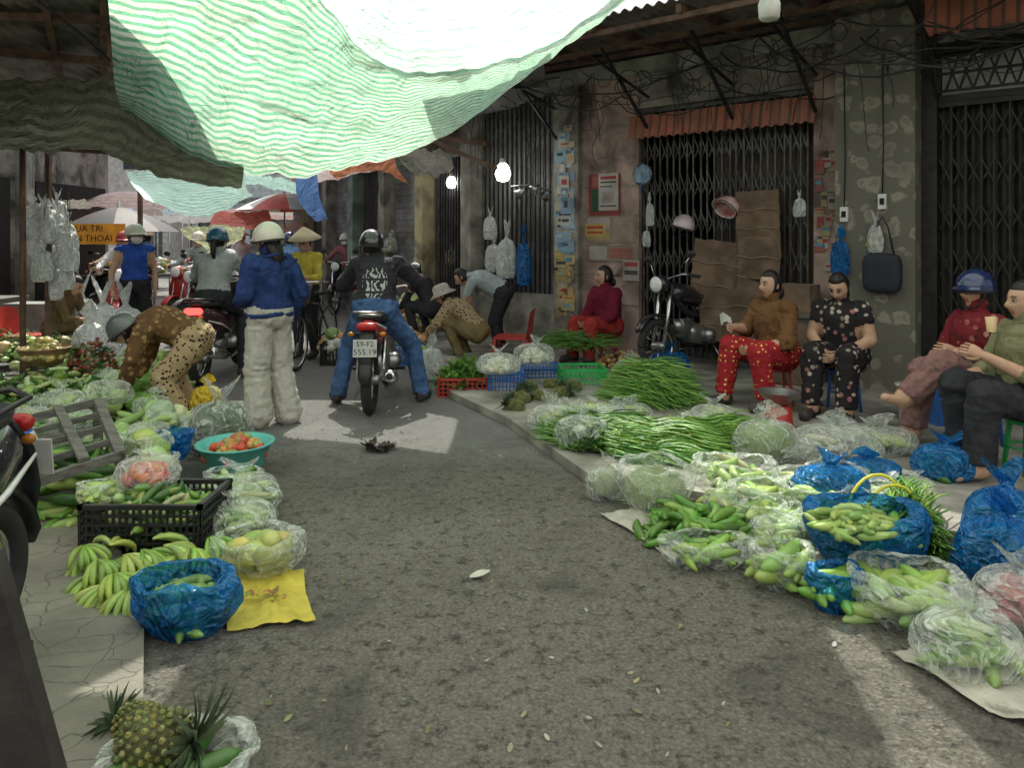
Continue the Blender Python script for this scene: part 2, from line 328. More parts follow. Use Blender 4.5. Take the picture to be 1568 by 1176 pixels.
nt.links.new(c,p.inputs['Base Color']); nt.links.new(bumpn(nt,math_(nt,'ADD',mk,grain),.5,.012),p.inputs['Normal']); nt.links.new(p.outputs[0],o.inputs[0])
w=MB(); fbox(w,sF_,sG,0,4.3,-.15,.28,pil); w.obj('pillar',parent=shop)
def corrug(s0,s1,z0,z1,off,mt,mb,pitch=.09,amp=.012):
    n=int((s1-s0)/pitch*6); x=np.linspace(s0,s1,n); y=-off+amp*np.sin(x/pitch*2*math.pi)
    V=np.concatenate([np.stack([x,y,np.full(n,z)],1) for z in (z0,z1)]); mb.add((V,[gridf(n,2)]),mt,FM)
shut=M('shutter_grey',(.22,.22,.21),.5,.3,.3,3,.2,20,dirt=.7)
w=MB(); corrug(sA,sB,.75,3.4,-.05,shut,w)
for i in range(16): x=sA+.05+i*(sB-sA-.1)/15; w.add(box(x-.008,x+.008,-.02,.0,.75,3.35),iron,FM,smooth=False)
w.obj('corrugated_shutter',parent=shop)
def gate(name,s0,s1,z0,z1,off,pitch,mt):
    w=MB(); n=int((s1-s0)/pitch)
    for i in range(n+1):
        x=s0+i*pitch+R(-.012,.012); w.add(box(x-.009,x+.009,-off-.012,-off+.012,z0,z1),mt,FM,smooth=False)
    for zb in np.arange(z0+.2,z1-.25,.42):
        for i in range(n):
            x=s0+i*pitch
            for a,b in ((0,.24),(.24,0)): w.add(beam((x,-off-.016 if a else -off+.016,zb+a),(x+pitch,-off-.016 if a else -off+.016,zb+b),.014,.004,(0,1,0)),mt,FM,smooth=False)
    for z in (z0,z1): w.add(box(s0,s1,-off-.03,-off+.03,z-.03,z+.03),mt,FM,smooth=False)
    return w.obj(name,parent=shop)
gate('folding_gate',sD,sE,.1,3.0,-.08,.085,gatem)
w=MB(); corrug(sD+.9,sE,.05,3.0,-.2,M('rusted_sheet',(.09,.07,.055),.7,.2,.4,4,.3,30,dirt=.6),w,.1,.015); w.obj('inner_sheet',parent=shop)
gate('folding_gate_dark',sH,sH+3,.1,2.72,-.06,.11,iron)
w=MB(); fbox(w,sG,sH,.0,3.4,-.14,.04,iron); fbox(w,sH,sH+4,2.74,2.80,-.1,-.02,iron); fbox(w,sH,sH+4,3.2,3.27,-.1,-.02,iron)
corrug(sH,sH+4,.05,2.72,-.16,iron,w,.12,.02)
for k in range(28):
    x=sH+.06+k*.11
    for a,b in ((0,.3),(.3,0)): w.add(beam((x,.04,2.85+a),(x+.1,.04,2.85+b),.016,.03,(0,1,0)),iron,FM,smooth=False)
for z in (2.84,3.0,3.16): fbox(w,sH,sH+4,z-.012,z+.012,-.06,-.04,iron)
w.obj('door_frame',parent=shop)
w=MB(); fbox(w,sH,sH+4,2.82,3.2,-.3,-.2,M('transom_backlight_white',(.8,.8,.76),.8)); w.obj('transom_backlight_panel',parent=shop)  # white panel stands in for backlight behind the transom lattice
val,nt,o=_nt('striped_valance'); v=coord(nt); p=nd(nt,'ShaderNodeBsdfPrincipled',Roughness=.8); a=attr(nt); s_=nt.nodes.new('ShaderNodeSeparateColor'); nt.links.new(a,s_.inputs[0])
st=math_(nt,'GREATER_THAN',math_(nt,'FRACT',math_(nt,'DIVIDE',s_.outputs[0],.10)),.72)
c=mixc(nt,st,(.44,.15,.09),(.15,.09,.07)); c=mixc(nt,ramp(nt,noi(nt,3,v,7),[(.4,0.0),(.8,.7)]),c,(.16,.10,.08)); nt.links.new(c,p.inputs['Base Color']); nt.links.new(p.outputs[0],o.inputs[0])
def valance(name,s0,s1,z0,z1,off):
    w=MB(); n=120; x=np.linspace(s0,s1,n); V=[];C=[]
    for z,oo in ((z0,off+.06),(z1,off)):
        V.append(np.stack([x,-oo+.015*np.sin(x*25)+.01*np.sin(x*61),z+0.012*np.sin(x*62)*(z==z0)],1)); C.append(np.stack([x-s0,np.zeros(n),np.zeros(n)],1))
    w.add((np.concatenate(V),[gridf(n,2)]),val,FM,np.concatenate(C)); w.obj(name,parent=shop)
valance('valance',sD-.05,sE+.05,fz(1100,203),fz(1100,165),.10)
valance('valance_side',sH-.02,sH+4,fz(1500,62),fz(1500,-30),.42)
def corrsheet(name,c00,c10,c01,pitch=.12,amp=.02,mt=corr,parent=None):
    c00,c10,c01=Vector(c00),Vector(c10),Vector(c01); u=c10-c00; v_=c01-c00; n=max(8,int(u.length/pitch*6)); nrm=u.cross(v_).normalized()
    V=[]
    for j in range(5):
        for i in range(n):
            t=i/(n-1); V.append(c00+u*t+v_*(j/4)+nrm*amp*math.sin(t*u.length/pitch*2*math.pi))
    w=MB(); w.add((np.array([tuple(q) for q in V]),[gridf(n,5)]),mt); return w.obj(name,parent=parent)
def FPw(s,z,off): q=O0+U*s+NO*off; return Vector((q.x,q.y,z))
roof=empty('lean_to_roof')
corrsheet('roof_sheet',FPw(sA-.2,3.86,-3),FPw(sH+5,3.86,-3),FPw(sA-.2,3.62,1.75),parent=roof)
w=MB()
for k in range(9):
    s0=sA+.1+k*.95; w.add(beam(FPw(s0,3.80,-2.8),FPw(s0,3.55,1.7),.05,.08),rust,smooth=False)
for of,z in ((1.6,3.5),(.9,3.54),(.25,3.62)): w.add(beam(FPw(sA-.1,z,of),FPw(sH+5,z,of),.06,.05),rust,smooth=False)
for px in (860,1000,1130,1255,1440):
    s0=fs(px); w.add(beam(FPw(s0,2.75,.12),FPw(s0,3.5,1.1),.03,.03),iron,smooth=False); w.add(beam(FPw(s0,3.12,.1),FPw(s0,3.38,1.3),.025,.025),iron,smooth=False)
w.obj('rafters',parent=roof)
far2=empty('shophouse_terrace')
w=MB(); P0=Vector((-.42,10.62,0)); P1=Vector((-5.2,18.2,0)); d2=(P1-P0).normalized(); n2=Vector((-d2.y,d2.x,0))
if n2.y>0: n2=-n2
M2=Matrix((d2,-n2,Vector((0,0,1)))).transposed().to_4x4(); M2.translation=P0; L2=(P1-P0).length
yelw=M('yellow_plaster',(.46,.40,.24),.85,var=.2,vs=3,dirt=.7); grnw=M('green_wall',(.26,.34,.29),.8,var=.2,vs=3,dirt=.7)
x=0; k=0
cols=[conc,yelw,stain,grnw,stain,yelw]
while x<L2-.3:
    w.add(box(x,x+.28,-.2,.1,0,3.4),cols[k%6],M2,smooth=False)
    b0,b1=x+.28,x+1.55
    if k%2==0:
        for i in range(14): w.add(box(b0+i*.09,b0+i*.09+.02,.0,.02,0,2.7),gatem,M2,smooth=False)
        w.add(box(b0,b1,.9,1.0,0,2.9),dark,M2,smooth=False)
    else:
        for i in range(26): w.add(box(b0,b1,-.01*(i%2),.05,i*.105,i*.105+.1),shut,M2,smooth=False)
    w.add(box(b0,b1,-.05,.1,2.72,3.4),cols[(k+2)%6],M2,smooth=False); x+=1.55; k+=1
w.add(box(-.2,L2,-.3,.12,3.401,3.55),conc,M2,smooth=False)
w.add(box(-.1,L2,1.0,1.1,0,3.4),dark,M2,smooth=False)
w.obj('walls',parent=far2)
q=lambda s,o_,z: Vector((P0.x+d2.x*s+n2.x*o_,P0.y+d2.y*s+n2.y*o_,z))
corrsheet('awning_sheet',q(-.3,-1.5,3.75),q(L2,-1.5,3.75),q(-.3,1.0,3.25),parent=far2)
# ---------------------------------------------------------------- far background
bgm=[M('far_wall_a',(.8,.75,.68),.9,dirt=.15),M('far_wall_b',(.75,.8,.82),.9,dirt=.15),M('far_wall_c',(.82,.66,.62),.9,dirt=.15)]
glass=M('window_glass',(.06,.08,.09),.15,var=.3,bump=0)
def house(name,x,y,wd,h,mt,rz=0):
    e=empty(name,(x,y,0)); e.rotation_euler=(0,0,rz); w=MB(); w.add(box(-wd/2,wd/2,0,8,0,h),mt,smooth=False)
    for fl in range(int(h//3.2)):
        zz=fl*3.2
        w.add(box(-wd/2,wd/2,-.12,-.002,zz+2.9,zz+3.1),conc,smooth=False)
        for k in range(2):
            xx=-wd/4+k*wd/2
            if fl==0: w.add(box(xx-.9,xx+.9,-.03,-.003,0.05,2.5),shut,smooth=False); w.add(beam((xx-1.1,0,2.75),(xx-1.1,-1.2,2.45),.03,.03),iron)
            else:
                w.add(box(xx-.6,xx+.6,-.03,-.003,zz+.9,zz+2.4),glass,smooth=False)
                for q_ in (-.63,0,.6): w.add(box(xx+q_,xx+q_+.04,-.06,-.031,zz+.85,zz+2.45),white,smooth=False)
    w.obj('walls',parent=e)
for i,(x,y,wd,h) in enumerate([(-15.5,29,4.4,6.6),(-11,31,4.4,6.5),(-6.6,32,4.2,6.6),(-2.4,31,4.2,6.6),(2,29,4.4,6.6),(-20,27,4.4,6.5)]): house('shophouse',x,y,wd,h,bgm[i%3])
lb=empty('market_hall'); w=MB(); w.add(box(-9.5,-8.6,2,16,0,3.6),stain,smooth=False)
for k in range(4): w.add(box(-8.6,-8.45,4+k*3,4.3+k*3,0,3.5),conc,smooth=False)
for k in range(4): w.add(box(-8.597,-8.55,4.5+k*3,6.8+k*3,0.1,2.5),dark,smooth=False)
w.obj('walls',parent=lb)
lroof=empty('stall_roof'); corrsheet('roof_sheet',(-9.2,4.9,3.45),(-2.75,5.35,3.36),(-9.2,8.4,3.2),mt=corr,parent=lroof)
w=MB()
for a,b,wd in (((-200,60,7),(170,95,7),.07),((-200,20,6),(170,30,6),.06),((160,-40,5.2),(158,130,8),.06),((60,-30,5.2),(95,125,8),.05),((-40,30,6.8),(150,60,6.8),.04)): w.add(beam(W(*a),W(*b),wd,wd),rust,smooth=False)
w.obj('rafters',parent=lroof)
# ---------------------------------------------------------------- tarps
tg=tarpmat('green_striped_tarp',(.22,.58,.36),(.78,.90,.72),.072,.72,.55,.45)
tw=tarpmat('pale_striped_tarp',(.50,.90,.64),(.96,.98,.92),.085,.88,.22,.3)
tc=tarpmat('light_control_tarp',(.94,.95,.90),(.98,.98,.94),.10,.90,.05,.3)  # cloth of the sheets added to block and soften the sun
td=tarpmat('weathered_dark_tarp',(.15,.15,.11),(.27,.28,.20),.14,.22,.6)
tm=tarpmat('mint_tarp',(.40,.78,.66),(.88,.94,.9),.09,.8,.15)
def tarp(name,rows,mt,wr=.02,ws=3,nu=90,nv=50):
    g,C=patch(rows,nu,nv,wr,ws); w=MB(); w.add(g,mt,None,C); return w.obj(name)
tarp('striped_tarp',[[W(150,-120,4.2),W(300,-110,4.4),W(450,-40,4.9),W(560,70,5.35),W(700,100,5.45),W(850,48,5.35),W(985,-60,5.0)],
 [W(166,0,5.0),W(300,40,5.3),W(430,95,5.7),W(560,145,5.95),W(700,140,6.0),W(860,62,5.8),W(980,-45,5.5)],
 [W(176,130,6.2),W(280,170,6.3),W(400,205,6.45),W(530,212,6.5),W(690,180,6.4),W(852,80,6.2),W(972,-12,5.9)],
 [W(190,180,6.9),W(290,240,6.9),W(385,268,6.95),W(500,262,6.95),W(640,228,6.8),W(845,92,6.5),W(966,0,6.2)]],tg,.05,2.6,140,90)
tarp('pale_tarp',[[(-2.6,2.3,3.5),(-1.6,2.2,3.6),(-.7,2.2,3.6),(.1,2.2,3.6),(.8,2.2,3.7),(1.5,2.2,3.8),(2.2,2.2,3.8)],
 [W(330,-260,3.7),W(420,-240,3.8),W(520,-200,3.9),W(640,-170,3.9),W(760,-180,3.9),W(900,-230,3.8),W(1040,-300,3.7)],
 [W(440,-60,4.85),W(498,18,5.15),W(566,92,5.35),W(640,124,5.45),W(740,112,5.45),W(850,66,5.35),W(985,-20,5.1)]],tw,.05,2.4,120,70)
tarp('light_control_tarp',[[(x,-6,3.7) for x in (-6,-3,0,3,5.5)],[(x,-2,3.55) for x in (-6,-3,0,3,5.5)],[(x,2.35,3.75) for x in (-6,-3,0,3,5.5)]],tc,.04,1.5,50,40)  # unseen sheet added over the camera as a glowing light ceiling
tarp('light_control_tarp',[[(1.7,2.1,3.96),(3.2,2.1,3.9),(5.4,2.1,3.96)],[(1.1,4.2,3.9),(2.6,4.0,3.84),(5.3,3.3,3.9)],[(.9,6.1,3.9),(2.1,6.0,3.9),(5.2,3.75,3.9)]],tc,.03,2,40,30)  # unseen sheet added at right, stops direct sun and spreads soft light
tarp('light_control_tarp',[[(-7,2.1,3.95),(-4.6,2.1,3.9),(-1.0,2.1,3.9)],[(-7,3.8,3.85),(-4.8,3.8,3.8),(-1.2,3.8,3.85)],[(-7,5.2,3.8),(-5,5.2,3.8),(-1.5,4.9,3.85)]],tc,.03,2,40,30)  # unseen sheet added at left, closes a gap that let sun in
tarp('light_control_tarp',[[(-4.6,8.95,3.2),(-2,8.95,3.1),(.0,8.95,3.25),(.75,8.95,3.3)],[(-4.8,10.4,3.1),(-2,10.4,3.0),(-.2,10.3,3.2),(.1,10.0,3.3)],[(-5.2,12,3.2),(-3.5,12,3.1),(-1.8,12,3.2),(-1.0,11.6,3.3)]],tc,.04,2,40,30)  # added behind the striped tarp to shade the road further back
tarp('light_control_tarp',[[(-.80,6.6,3.35),(-.2,6.6,3.35),(.30,6.6,3.4)],[(-.75,7.9,3.33),(-.2,7.9,3.3),(.33,7.9,3.4)],[(-.8,9.0,3.4),(-.2,9.0,3.4),(.4,9.0,3.4)]],tc,.02,2,20,20)  # added strip that cuts off the right end of the sun patch
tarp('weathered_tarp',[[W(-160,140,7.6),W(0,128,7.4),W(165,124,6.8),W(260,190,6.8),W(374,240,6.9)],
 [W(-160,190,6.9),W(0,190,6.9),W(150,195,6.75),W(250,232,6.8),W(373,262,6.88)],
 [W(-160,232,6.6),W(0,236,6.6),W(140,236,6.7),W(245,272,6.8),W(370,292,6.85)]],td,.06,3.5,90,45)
tarp('mint_tarp',[[W(192,262,8.6),W(280,266,8.8),W(375,262,8.8)],[W(205,285,9.4),W(290,300,9.6),W(378,290,9.4)],[W(222,305,10),W(305,332,10.2),W(388,300,9.8)]],tm,.03,4,40,20)
def flap(name,pts,col,trans=.7,dirt=.15,wr=.03):
    m_=tarpmat(name+'_cloth',col,sc(col,1.15),.3,trans,dirt); g,C=patch([[W(*a) for a in r] for r in pts],34,20,wr,6); w=MB(); w.add(g,m_,None,C); w.obj(name)
flap('orange_tarp',[[(500,243,9),(560,228,8.8),(612,222,8.6)],[(505,262,9),(562,250,8.8),(606,250,8.6)],[(515,272,9),(570,262,8.8),(625,280,8.6)]],(.85,.34,.20))
flap('blue_tarp',[[(452,262,8.4),(470,263,8.4),(486,270,8.4)],[(455,300,8.4),(472,300,8.4),(490,305,8.4)],[(470,325,8.4),(486,341,8.4),(502,338,8.4)]],(.2,.38,.85))
flap('pink_tarp',[[(470,262,11),(520,250,11),(575,245,11)],[(480,280,11.3),(520,274,11.3),(570,262,11.3)]],(.9,.7,.72))
flap('yellow_tarp',[[(275,350,13),(320,345,13),(375,348,13)],[(285,362,12.6),(325,372,12.6),(372,362,12.6)],[(300,370,12.3),(325,382,12.2),(368,368,12.3)]],(.75,.8,.45))
flap('white_tarp',[[(600,215,9.5),(650,225,9.5),(690,240,9.5)],[(615,245,9.4),(660,262,9.4),(695,262,9.4)],[(640,268,9.3),(665,272,9.3),(690,268,9.3)]],(.5,.48,.42),.3,.4,.06)
flap('mint_tarp',[[(372,262,10),(420,270,10),(460,285,10)],[(375,280,10.4),(420,290,10.4),(455,300,10.4)]],(.6,.88,.8))
for nm,x0,x1,y0,y1,d,col in (('added_white_awning',95,240,318,330,15,(.95,.93,.9)),('added_lilac_awning',60,190,322,336,17,(.85,.78,.92)),('red_awning',330,410,322,348,16,(.85,.25,.2)),('added_white_awning',240,330,325,338,17,(.95,.95,.95)),('added_pink_awning',400,455,340,352,17,(.95,.6,.6)),('added_white_awning',90,200,372,380,20,(.9,.9,.95)),('added_cream_awning',60,130,305,318,13,(.9,.85,.75))):  # pale translucent ones added to catch sun and brighten the far street
    flap(nm,[[(x0,y0,d+1.2),((x0+x1)/2,y0+3,d+1.2),(x1,y0,d+1.2)],[(x0-6,(y0+y1)/2,d+.5),((x0+x1)/2,(y0+y1)/2+4,d+.5),(x1+6,(y0+y1)/2,d+.5)],[(x0-10,y1,d),((x0+x1)/2,y1+4,d),(x1+10,y1,d)]],col,.85,.05)
# ---------------------------------------------------------------- people
def head_geo():
    g=sphere(1,1,1,44,34); U_=g[0]; V=np.zeros_like(U_); C=np.ones_like(U_)
    for k,(x,y,z) in enumerate(U_):
        X=x*.076; Y=y*.094; Z=z*.118
        if z<0: X*=1-.30*z*z-.06*abs(z)
        if z<-.2 and y<0: Y*=1-.45*(-z-.2)
        if y>0:
            Y+=.026*math.exp(-(x/.13)**2-((z+.26)/.17)**2)+.011*math.exp(-(x/.10)**2-((z+.05)/.2)**2)
            for s in (-1,1):
                Y-=.014*math.exp(-((x-s*.38)/.17)**2-((z-.03)/.12)**2); Y+=.006*math.exp(-((x-s*.42)/.22)**2-((z-.2)/.08)**2); Y+=.006*math.exp(-((x-s*.5)/.2)**2-((z+.25)/.2)**2)
                X+=s*.006*math.exp(-((x-s*.16)/.07)**2-((z+.32)/.08)**2)
            Y+=.008*math.exp(-(x/.25)**2-((z+.5)/.05)**2)+.007*math.exp(-(x/.22)**2-((z+.62)/.05)**2)-.006*math.exp(-(x/.2)**2-((z+.56)/.02)**2)
            Y+=.012*math.exp(-(x/.3)**2-((z+.88)/.14)**2)
            if abs(x)<.27 and -.66<z<-.45 and y>.3: C[k]=(.78,.40,.37)
            if .17<z<.28 and .16<abs(x)<.6: C[k]=(.35,.28,.25)
            if abs(z-.03)<.08 and .18<abs(x)<.58: C[k]=(.62,.54,.5)
            if -.44<z<-.33 and abs(x)<.2: C[k]=(.75,.66,.62)
        V[k]=(X,Y,Z)
    return (V,g[1]),C
HEAD,HEADC=head_geo()
def hair_geo(big=1.10):
    g=sphere(1,1,1,40,30); V=[]
    for x,y,z in g[0]:
        face=1/(1+math.exp(-(y-.28)*14))*1/(1+math.exp((z-.55)*16)); low=1/(1+math.exp((z+.62)*14))
        r=big*(1-.22*max(face,low)); r+=.018*noise.noise(Vector((x*9,y*9,z*2)))
        jx=1-.18*max(0,-z); V.append((x*.076*r*jx,y*.094*r,z*.118*r))
    return np.array(V),g[1]
HAIR=hair_geo()
def helmet_geo():
    prof=[]
    for t in np.linspace(0,1,14):
        a=t*(math.pi/2+.25); prof.append((max(1e-4,math.sin(a)),math.cos(a)))
    inn=[(r*.93,z*.93) for r,z in reversed(prof)]
    g=lathe(prof+inn,28); return g[0]*np.array([.112,.135,.135]),g[1]
HELM=helmet_geo()
def peak_geo():
    V=[];n=17
    for j,rr in enumerate((1.0,1.28)):
        for i in range(n):
            a=math.radians(90+(i/(n-1)-.5)*130); V.append((.108*math.cos(a)*(1+(rr-1)*.4),.128*math.sin(a)*rr,.018-.02*(rr-1)*4))
    return np.array(V),[gridf(n,2)]
PEAK=peak_geo()
def add_helmet(mb,A,hatmat,hatmat2=None):
    mb.add(HELM,hatmat,A@T((0,-.006,.015))); mb.add(PEAK,hatmat2 or hatmat,A@T((0,-.004,.012)))
    g=tube([(.113*math.cos(t),.136*math.sin(t),-.022) for t in np.linspace(0,2*math.pi,29)],.006,6); mb.add(g,blk,A@T((0,-.006,.012)))
    for s in (-1,1): mb.add(tube([(s*.10,.0,-.01),(s*.085,.02,-.07),(s*.05,.045,-.115),(0,.055,-.128)],.005,5),blk,A)
def add_head(mb,c,yaw=0,pitch=0,roll=0,hair='short',hat=None,hatmat=None,mask=None,sk=skin,hatmat2=None,hs=1.0):
    A=Matrix.Translation(c)@Euler((pitch,roll,yaw),'XYZ').to_matrix().to_4x4()@Matrix.Scale(hs,4)
    mb.add(HEAD,sk,A,HEADC)
    for s in (-1,1):
        mb.add(sphere(.0125,.009,.0065,10,8),eyew,A@T((s*.0285,.0775,.004))); mb.add(sphere(.0062,.004,.0060,8,6),eyeb,A@T((s*.0285,.0852,.004)))
        mb.add(tube([(s*.013,.084,.010),(s*.029,.0885,.0135),(s*.045,.080,.009)],.0017,5),hairm,A)
        mb.add(tube([(s*.014,.093,.026),(s*.030,.0945,.031),(s*.050,.083,.025)],[.001,.0022,.001],5),hairm,A)
        mb.add(sphere(.010,.018,.030,10,8),sk,A@T((s*.074,-.005,-.005),rz=s*.3))
    if hair:
        mb.add(HAIR,hairm,A)
        if hair=='low': mb.add(sphere(.04,.035,.05,12,8),hairm,A@T((0,-.105,-.07)))
        if hair=='pony': mb.add(tube([(0,-.09,.02),(0,-.13,-.03),(0,-.13,-.14),(0.01,-.11,-.26)],[.025,.032,.028,.008],10),hairm,A)
        if hair=='long':
            mb.add(tube([(0,-.03,.0),(0,-.06,-.08),(0,-.075,-.16),(0,-.09,-.25)],[.075,.080,.065,.02],14,.6,(0,1,0)),hairm,A)
    if hat=='helmet': add_helmet(mb,A,hatmat,hatmat2)
    if hat=='cone':
        prof=[(.001,.155),(.06,.115),(.13,.06),(.205,0.0),(.203,-.004),(.12,.055),(.05,.105),(.001,.14)]; mb.add(lathe(prof,32),hatmat,A@T((0,0,.055)))
        for s in (-1,1): mb.add(tube([(s*.10,.0,.06),(s*.08,.02,-.06),(0,.05,-.125)],.004,5),hatmat2 or hatmat,A)
    if hat=='bucket':
        prof=[(.001,.115),(.06,.112),(.092,.09),(.10,.02),(.16,-.03),(.158,-.036),(.097,.012),(.0,.1)]; mb.add(lathe(prof,28),hatmat,A@T((0,0,.03),s=(1,1.1,1)))
    if mask:
        g=sphere(1,1,1,24,16); V=g[0]*np.array([.074,.104,.07]); V[:,1]=np.maximum(V[:,1],.0); mb.add((V,g[1]),mask,A@T((0,.004,-.055)))
def add_hand(mb,p,d,n,side=1,curl=.5,s=1.0,sk=skin):
    d=Vector(d).normalized(); n=Vector(n); n=(n-d*n.dot(d)).normalized(); x=d.cross(-n)
    A=Matrix((x,d,-n)).transposed().to_4x4(); A.translation=p; A=A@Matrix.Scale(s,4)
    mb.add(tube([(0,-.01,0),(0,.01,0),(0,.04,0),(0,.075,0),(0,.092,0)],[.024,.028,.037,.040,.030],12,.42,(0,0,1)),sk,A)
    for i,(x0,L_,r) in enumerate(((-.030,.062,.0078),(-.010,.080,.0088),(.011,.086,.009),(.031,.076,.0085))):
        x0*=side; pts=[(x0,.078,0)]; a=0.08
        for sgm in (.45,.3,.25):
            a+=curl*(.9 if sgm==.45 else 1.0); q=pts[-1]; pts.append((q[0]+x0*.05,q[1]+L_*sgm*math.cos(a),q[2]-L_*sgm*math.sin(a)))
        mb.add(tube([pts[0],pts[1],pts[2],pts[3],(pts[3][0],pts[3][1]+.003*math.cos(a),pts[3][2]-.003*math.sin(a))],[r,r*.97,r*.9,r*.75,r*.3],8),sk,A)
    xs=side; pts=[(xs*.022,.018,-.003),(xs*.044,.042,-.012),(xs*.052,.068,-.020-.01*curl),(xs*.048-.008*curl*xs,.090,-.028-.018*curl)]
    mb.add(tube(pts,[.014,.0115,.0095,.006],8),sk,A)
def segd(Pn,a,b):
    a=np.array(tuple(a));b=np.array(tuple(b)); d=b-a; t=np.clip(((Pn-a)@d)/(d@d+1e-9),0,1); return np.linalg.norm(Pn-(a+t[:,None]*d),axis=1),t
def person(name,loc,heading,J,O,headopt,vox=.016,lr=(.085,.062,.042),ar=(.052,.042,.028),tw=1.0,fold=.009,hands=None,sk=skin,torso=None,extra=None):
    J={k:Vector(v_) for k,v_ in J.items()}
    b=MB()
    latp=(J['hiR']-J['hiL']).normalized(); lats=(J['shR']-J['shL']).normalized()
    up=(J['chest']-J['pel']).normalized()
    secs=[(J['pel']-up*.10,.10,.085,latp),(J['pel']-up*.05,.155,.115,latp),(J['pel']+up*.02,.165,.122,latp),(J['pel'].lerp(J['chest'],.5),.135,.108,(latp+lats).normalized()),
          (J['chest'].lerp(J['pel'],.15),.145,.115,lats),(J['chest'].lerp(J['neck'],.35),.155,.112,lats),(J['chest'].lerp(J['neck'],.78),.135,.085,lats),(J['neck'],.065,.06,lats)]
    if torso: secs=[(c,a*torso[0],bb*torso[1],l) if i<7 else (c,a,bb,l) for i,(c,a,bb,l) in enumerate(secs)]
    V=[];seg=20; ang=np.linspace(0,2*math.pi,seg,endpoint=False)
    for i,(c,a_,b_,l) in enumerate(secs):
        t=(secs[min(i+1,len(secs)-1)][0]-secs[max(i-1,0)][0]).normalized(); l=(l-t*l.dot(t)).normalized(); dd=l.cross(t)
        V.append(np.array(tuple(c))+np.cos(ang)[:,None]*np.array(tuple(l))*a_*tw+np.sin(ang)[:,None]*np.array(tuple(dd))*b_*tw)
    n=len(secs); V.append(np.array([tuple(secs[0][0])])); V.append(np.array([tuple(secs[-1][0])])); k=np.arange(seg);k2=(k+1)%seg; z=np.full(seg,n*seg)
    b.add((np.concatenate(V),[gridf(seg,n,True),np.stack([z,k2,k],1),np.stack([z+1,(n-1)*seg+k,(n-1)*seg+k2],1)]),skin)
    bones=[('torso',J['pel']-up*.06,J['neck'],.11),('neck',J['neck']+(J['head']-J['neck'])*.15,J['head'],.04)]
    b.add(capsule(J['neck']-(J['head']-J['neck'])*.1,J['neck'].lerp(J['head'],.75),.052,.048),skin)
    b.add(capsule(J['shL'],J['shR'],.055,.055),skin)
    for s in 'LR':
        sh,el,ha,hi,kn,an,to=[J[k_+s] for k_ in ('sh','el','ha','hi','kn','an','to')]
        b.add(capsule(sh,el,ar[0],ar[1]),skin); b.add(capsule(el,ha,ar[1],ar[2]),skin)
        b.add(capsule(hi,kn,lr[0],lr[1]),skin); b.add(capsule(kn,an,lr[1],lr[2]),skin)
        fd=(to-an); heel=an-Vector((fd.x,fd.y,0)).normalized()*.035+Vector((0,0,-.03)); b.add(capsule(heel,to,.036,.032,12),skin)
        b.add(capsule(an,(heel+to)/2,.034,.034,12),skin)
        bones+=[('uarm',sh,el,ar[0]),('farm',el,ha,ar[2]),('thigh',hi,kn,lr[0]),('shin',kn,an,lr[2]),('foot',heel,to,.035)]
    V,Nn,Fq=remesh(b,vox,3)
    names=[bb[0] for bb in bones]; D=[];Tt=[]
    for nme,p0,p1,rr in bones:
        dd,t=segd(V,p0,p1); D.append(dd-rr); Tt.append(t)
    D=np.array(D);Tt=np.array(Tt); idx=D.argmin(0); tt=Tt[idx,np.arange(len(V))]
    mats=[sk]; vm=np.zeros(len(V),int)
    for r_,lst in O.items():
        for (t1,mt) in lst:
            if mt not in mats: mats.append(mt)
    for i in range(len(V)):
        for (t1,mt) in O.get(names[idx[i]],[(9,sk)]):
            if tt[i]<=t1: vm[i]=mats.index(mt); break
    bd=[(b2[2]-b2[1]).normalized() for b2 in bones]; CC=np.ones((len(V),3))
    for i in range(len(V)):
        if vm[i]>0:
            q_=V[i]; qv=Vector(q_); dv=bd[idx[i]]; al=dv*qv.dot(dv); pr=qv-al
            f1=noise.noise(pr*20+al*5)
            f2=noise.noise(pr*6+al*24+Vector((3,1,7)))
            jn=abs(tt[i]-.5)*2; fo=.75*(1-abs(f1)*2.6)+.9*jn*(1-abs(f2)*2.6)
            V[i]=q_+Nn[i]*(.008+fold*fo)
    fm=vm[Fq].max(1)
    mb=MB(); mb.addm(V,Fq,fm,mats,CC)
    add_head(mb,J['head'],sk=sk,**dict(headopt))
    hands=hands or {}
    for s,sd in (('L',-1),('R',1)):
        d=hands.get(s,{}).get('d',(J['ha'+s]-J['el'+s])); nn_=hands.get(s,{}).get('n',(-sd*1.0,.2,0))
        if abs(Vector(d).normalized().dot(Vector(nn_).normalized()))>.95: nn_=(0,0,-1)
        add_hand(mb,J['ha'+s],d,nn_,side=hands.get(s,{}).get('t',sd),curl=hands.get(s,{}).get('c',.45),sk=sk,s=.95)
    if extra: extra(mb,J)
    return mb.obj(name,loc,heading)
def mirror(J,**ov):
    out={}
    for k,v_ in J.items():
        if k in ('pel','chest','neck','head'): out[k]=v_
        else: out[k+'R']=v_; out[k+'L']=(-v_[0],v_[1],v_[2])
    out.update(ov); return out
def stand(h=1.6,**ov):
    s=h/1.62
    J=mirror(dict(pel=(0,0,.90*s),chest=(0,.0,1.16*s),neck=(0,-.01,1.35*s),head=(0,.02,1.485*s),sh=(.165*s,-.01,1.30*s),el=(.22*s,-.03,1.04*s),ha=(.22*s,.06,.82*s),hi=(.085*s,0,.86*s),kn=(.10*s,.02,.47*s),an=(.11*s,-.02,.085),to=(.13*s,.13,.035)))
    J.update(ov); return J
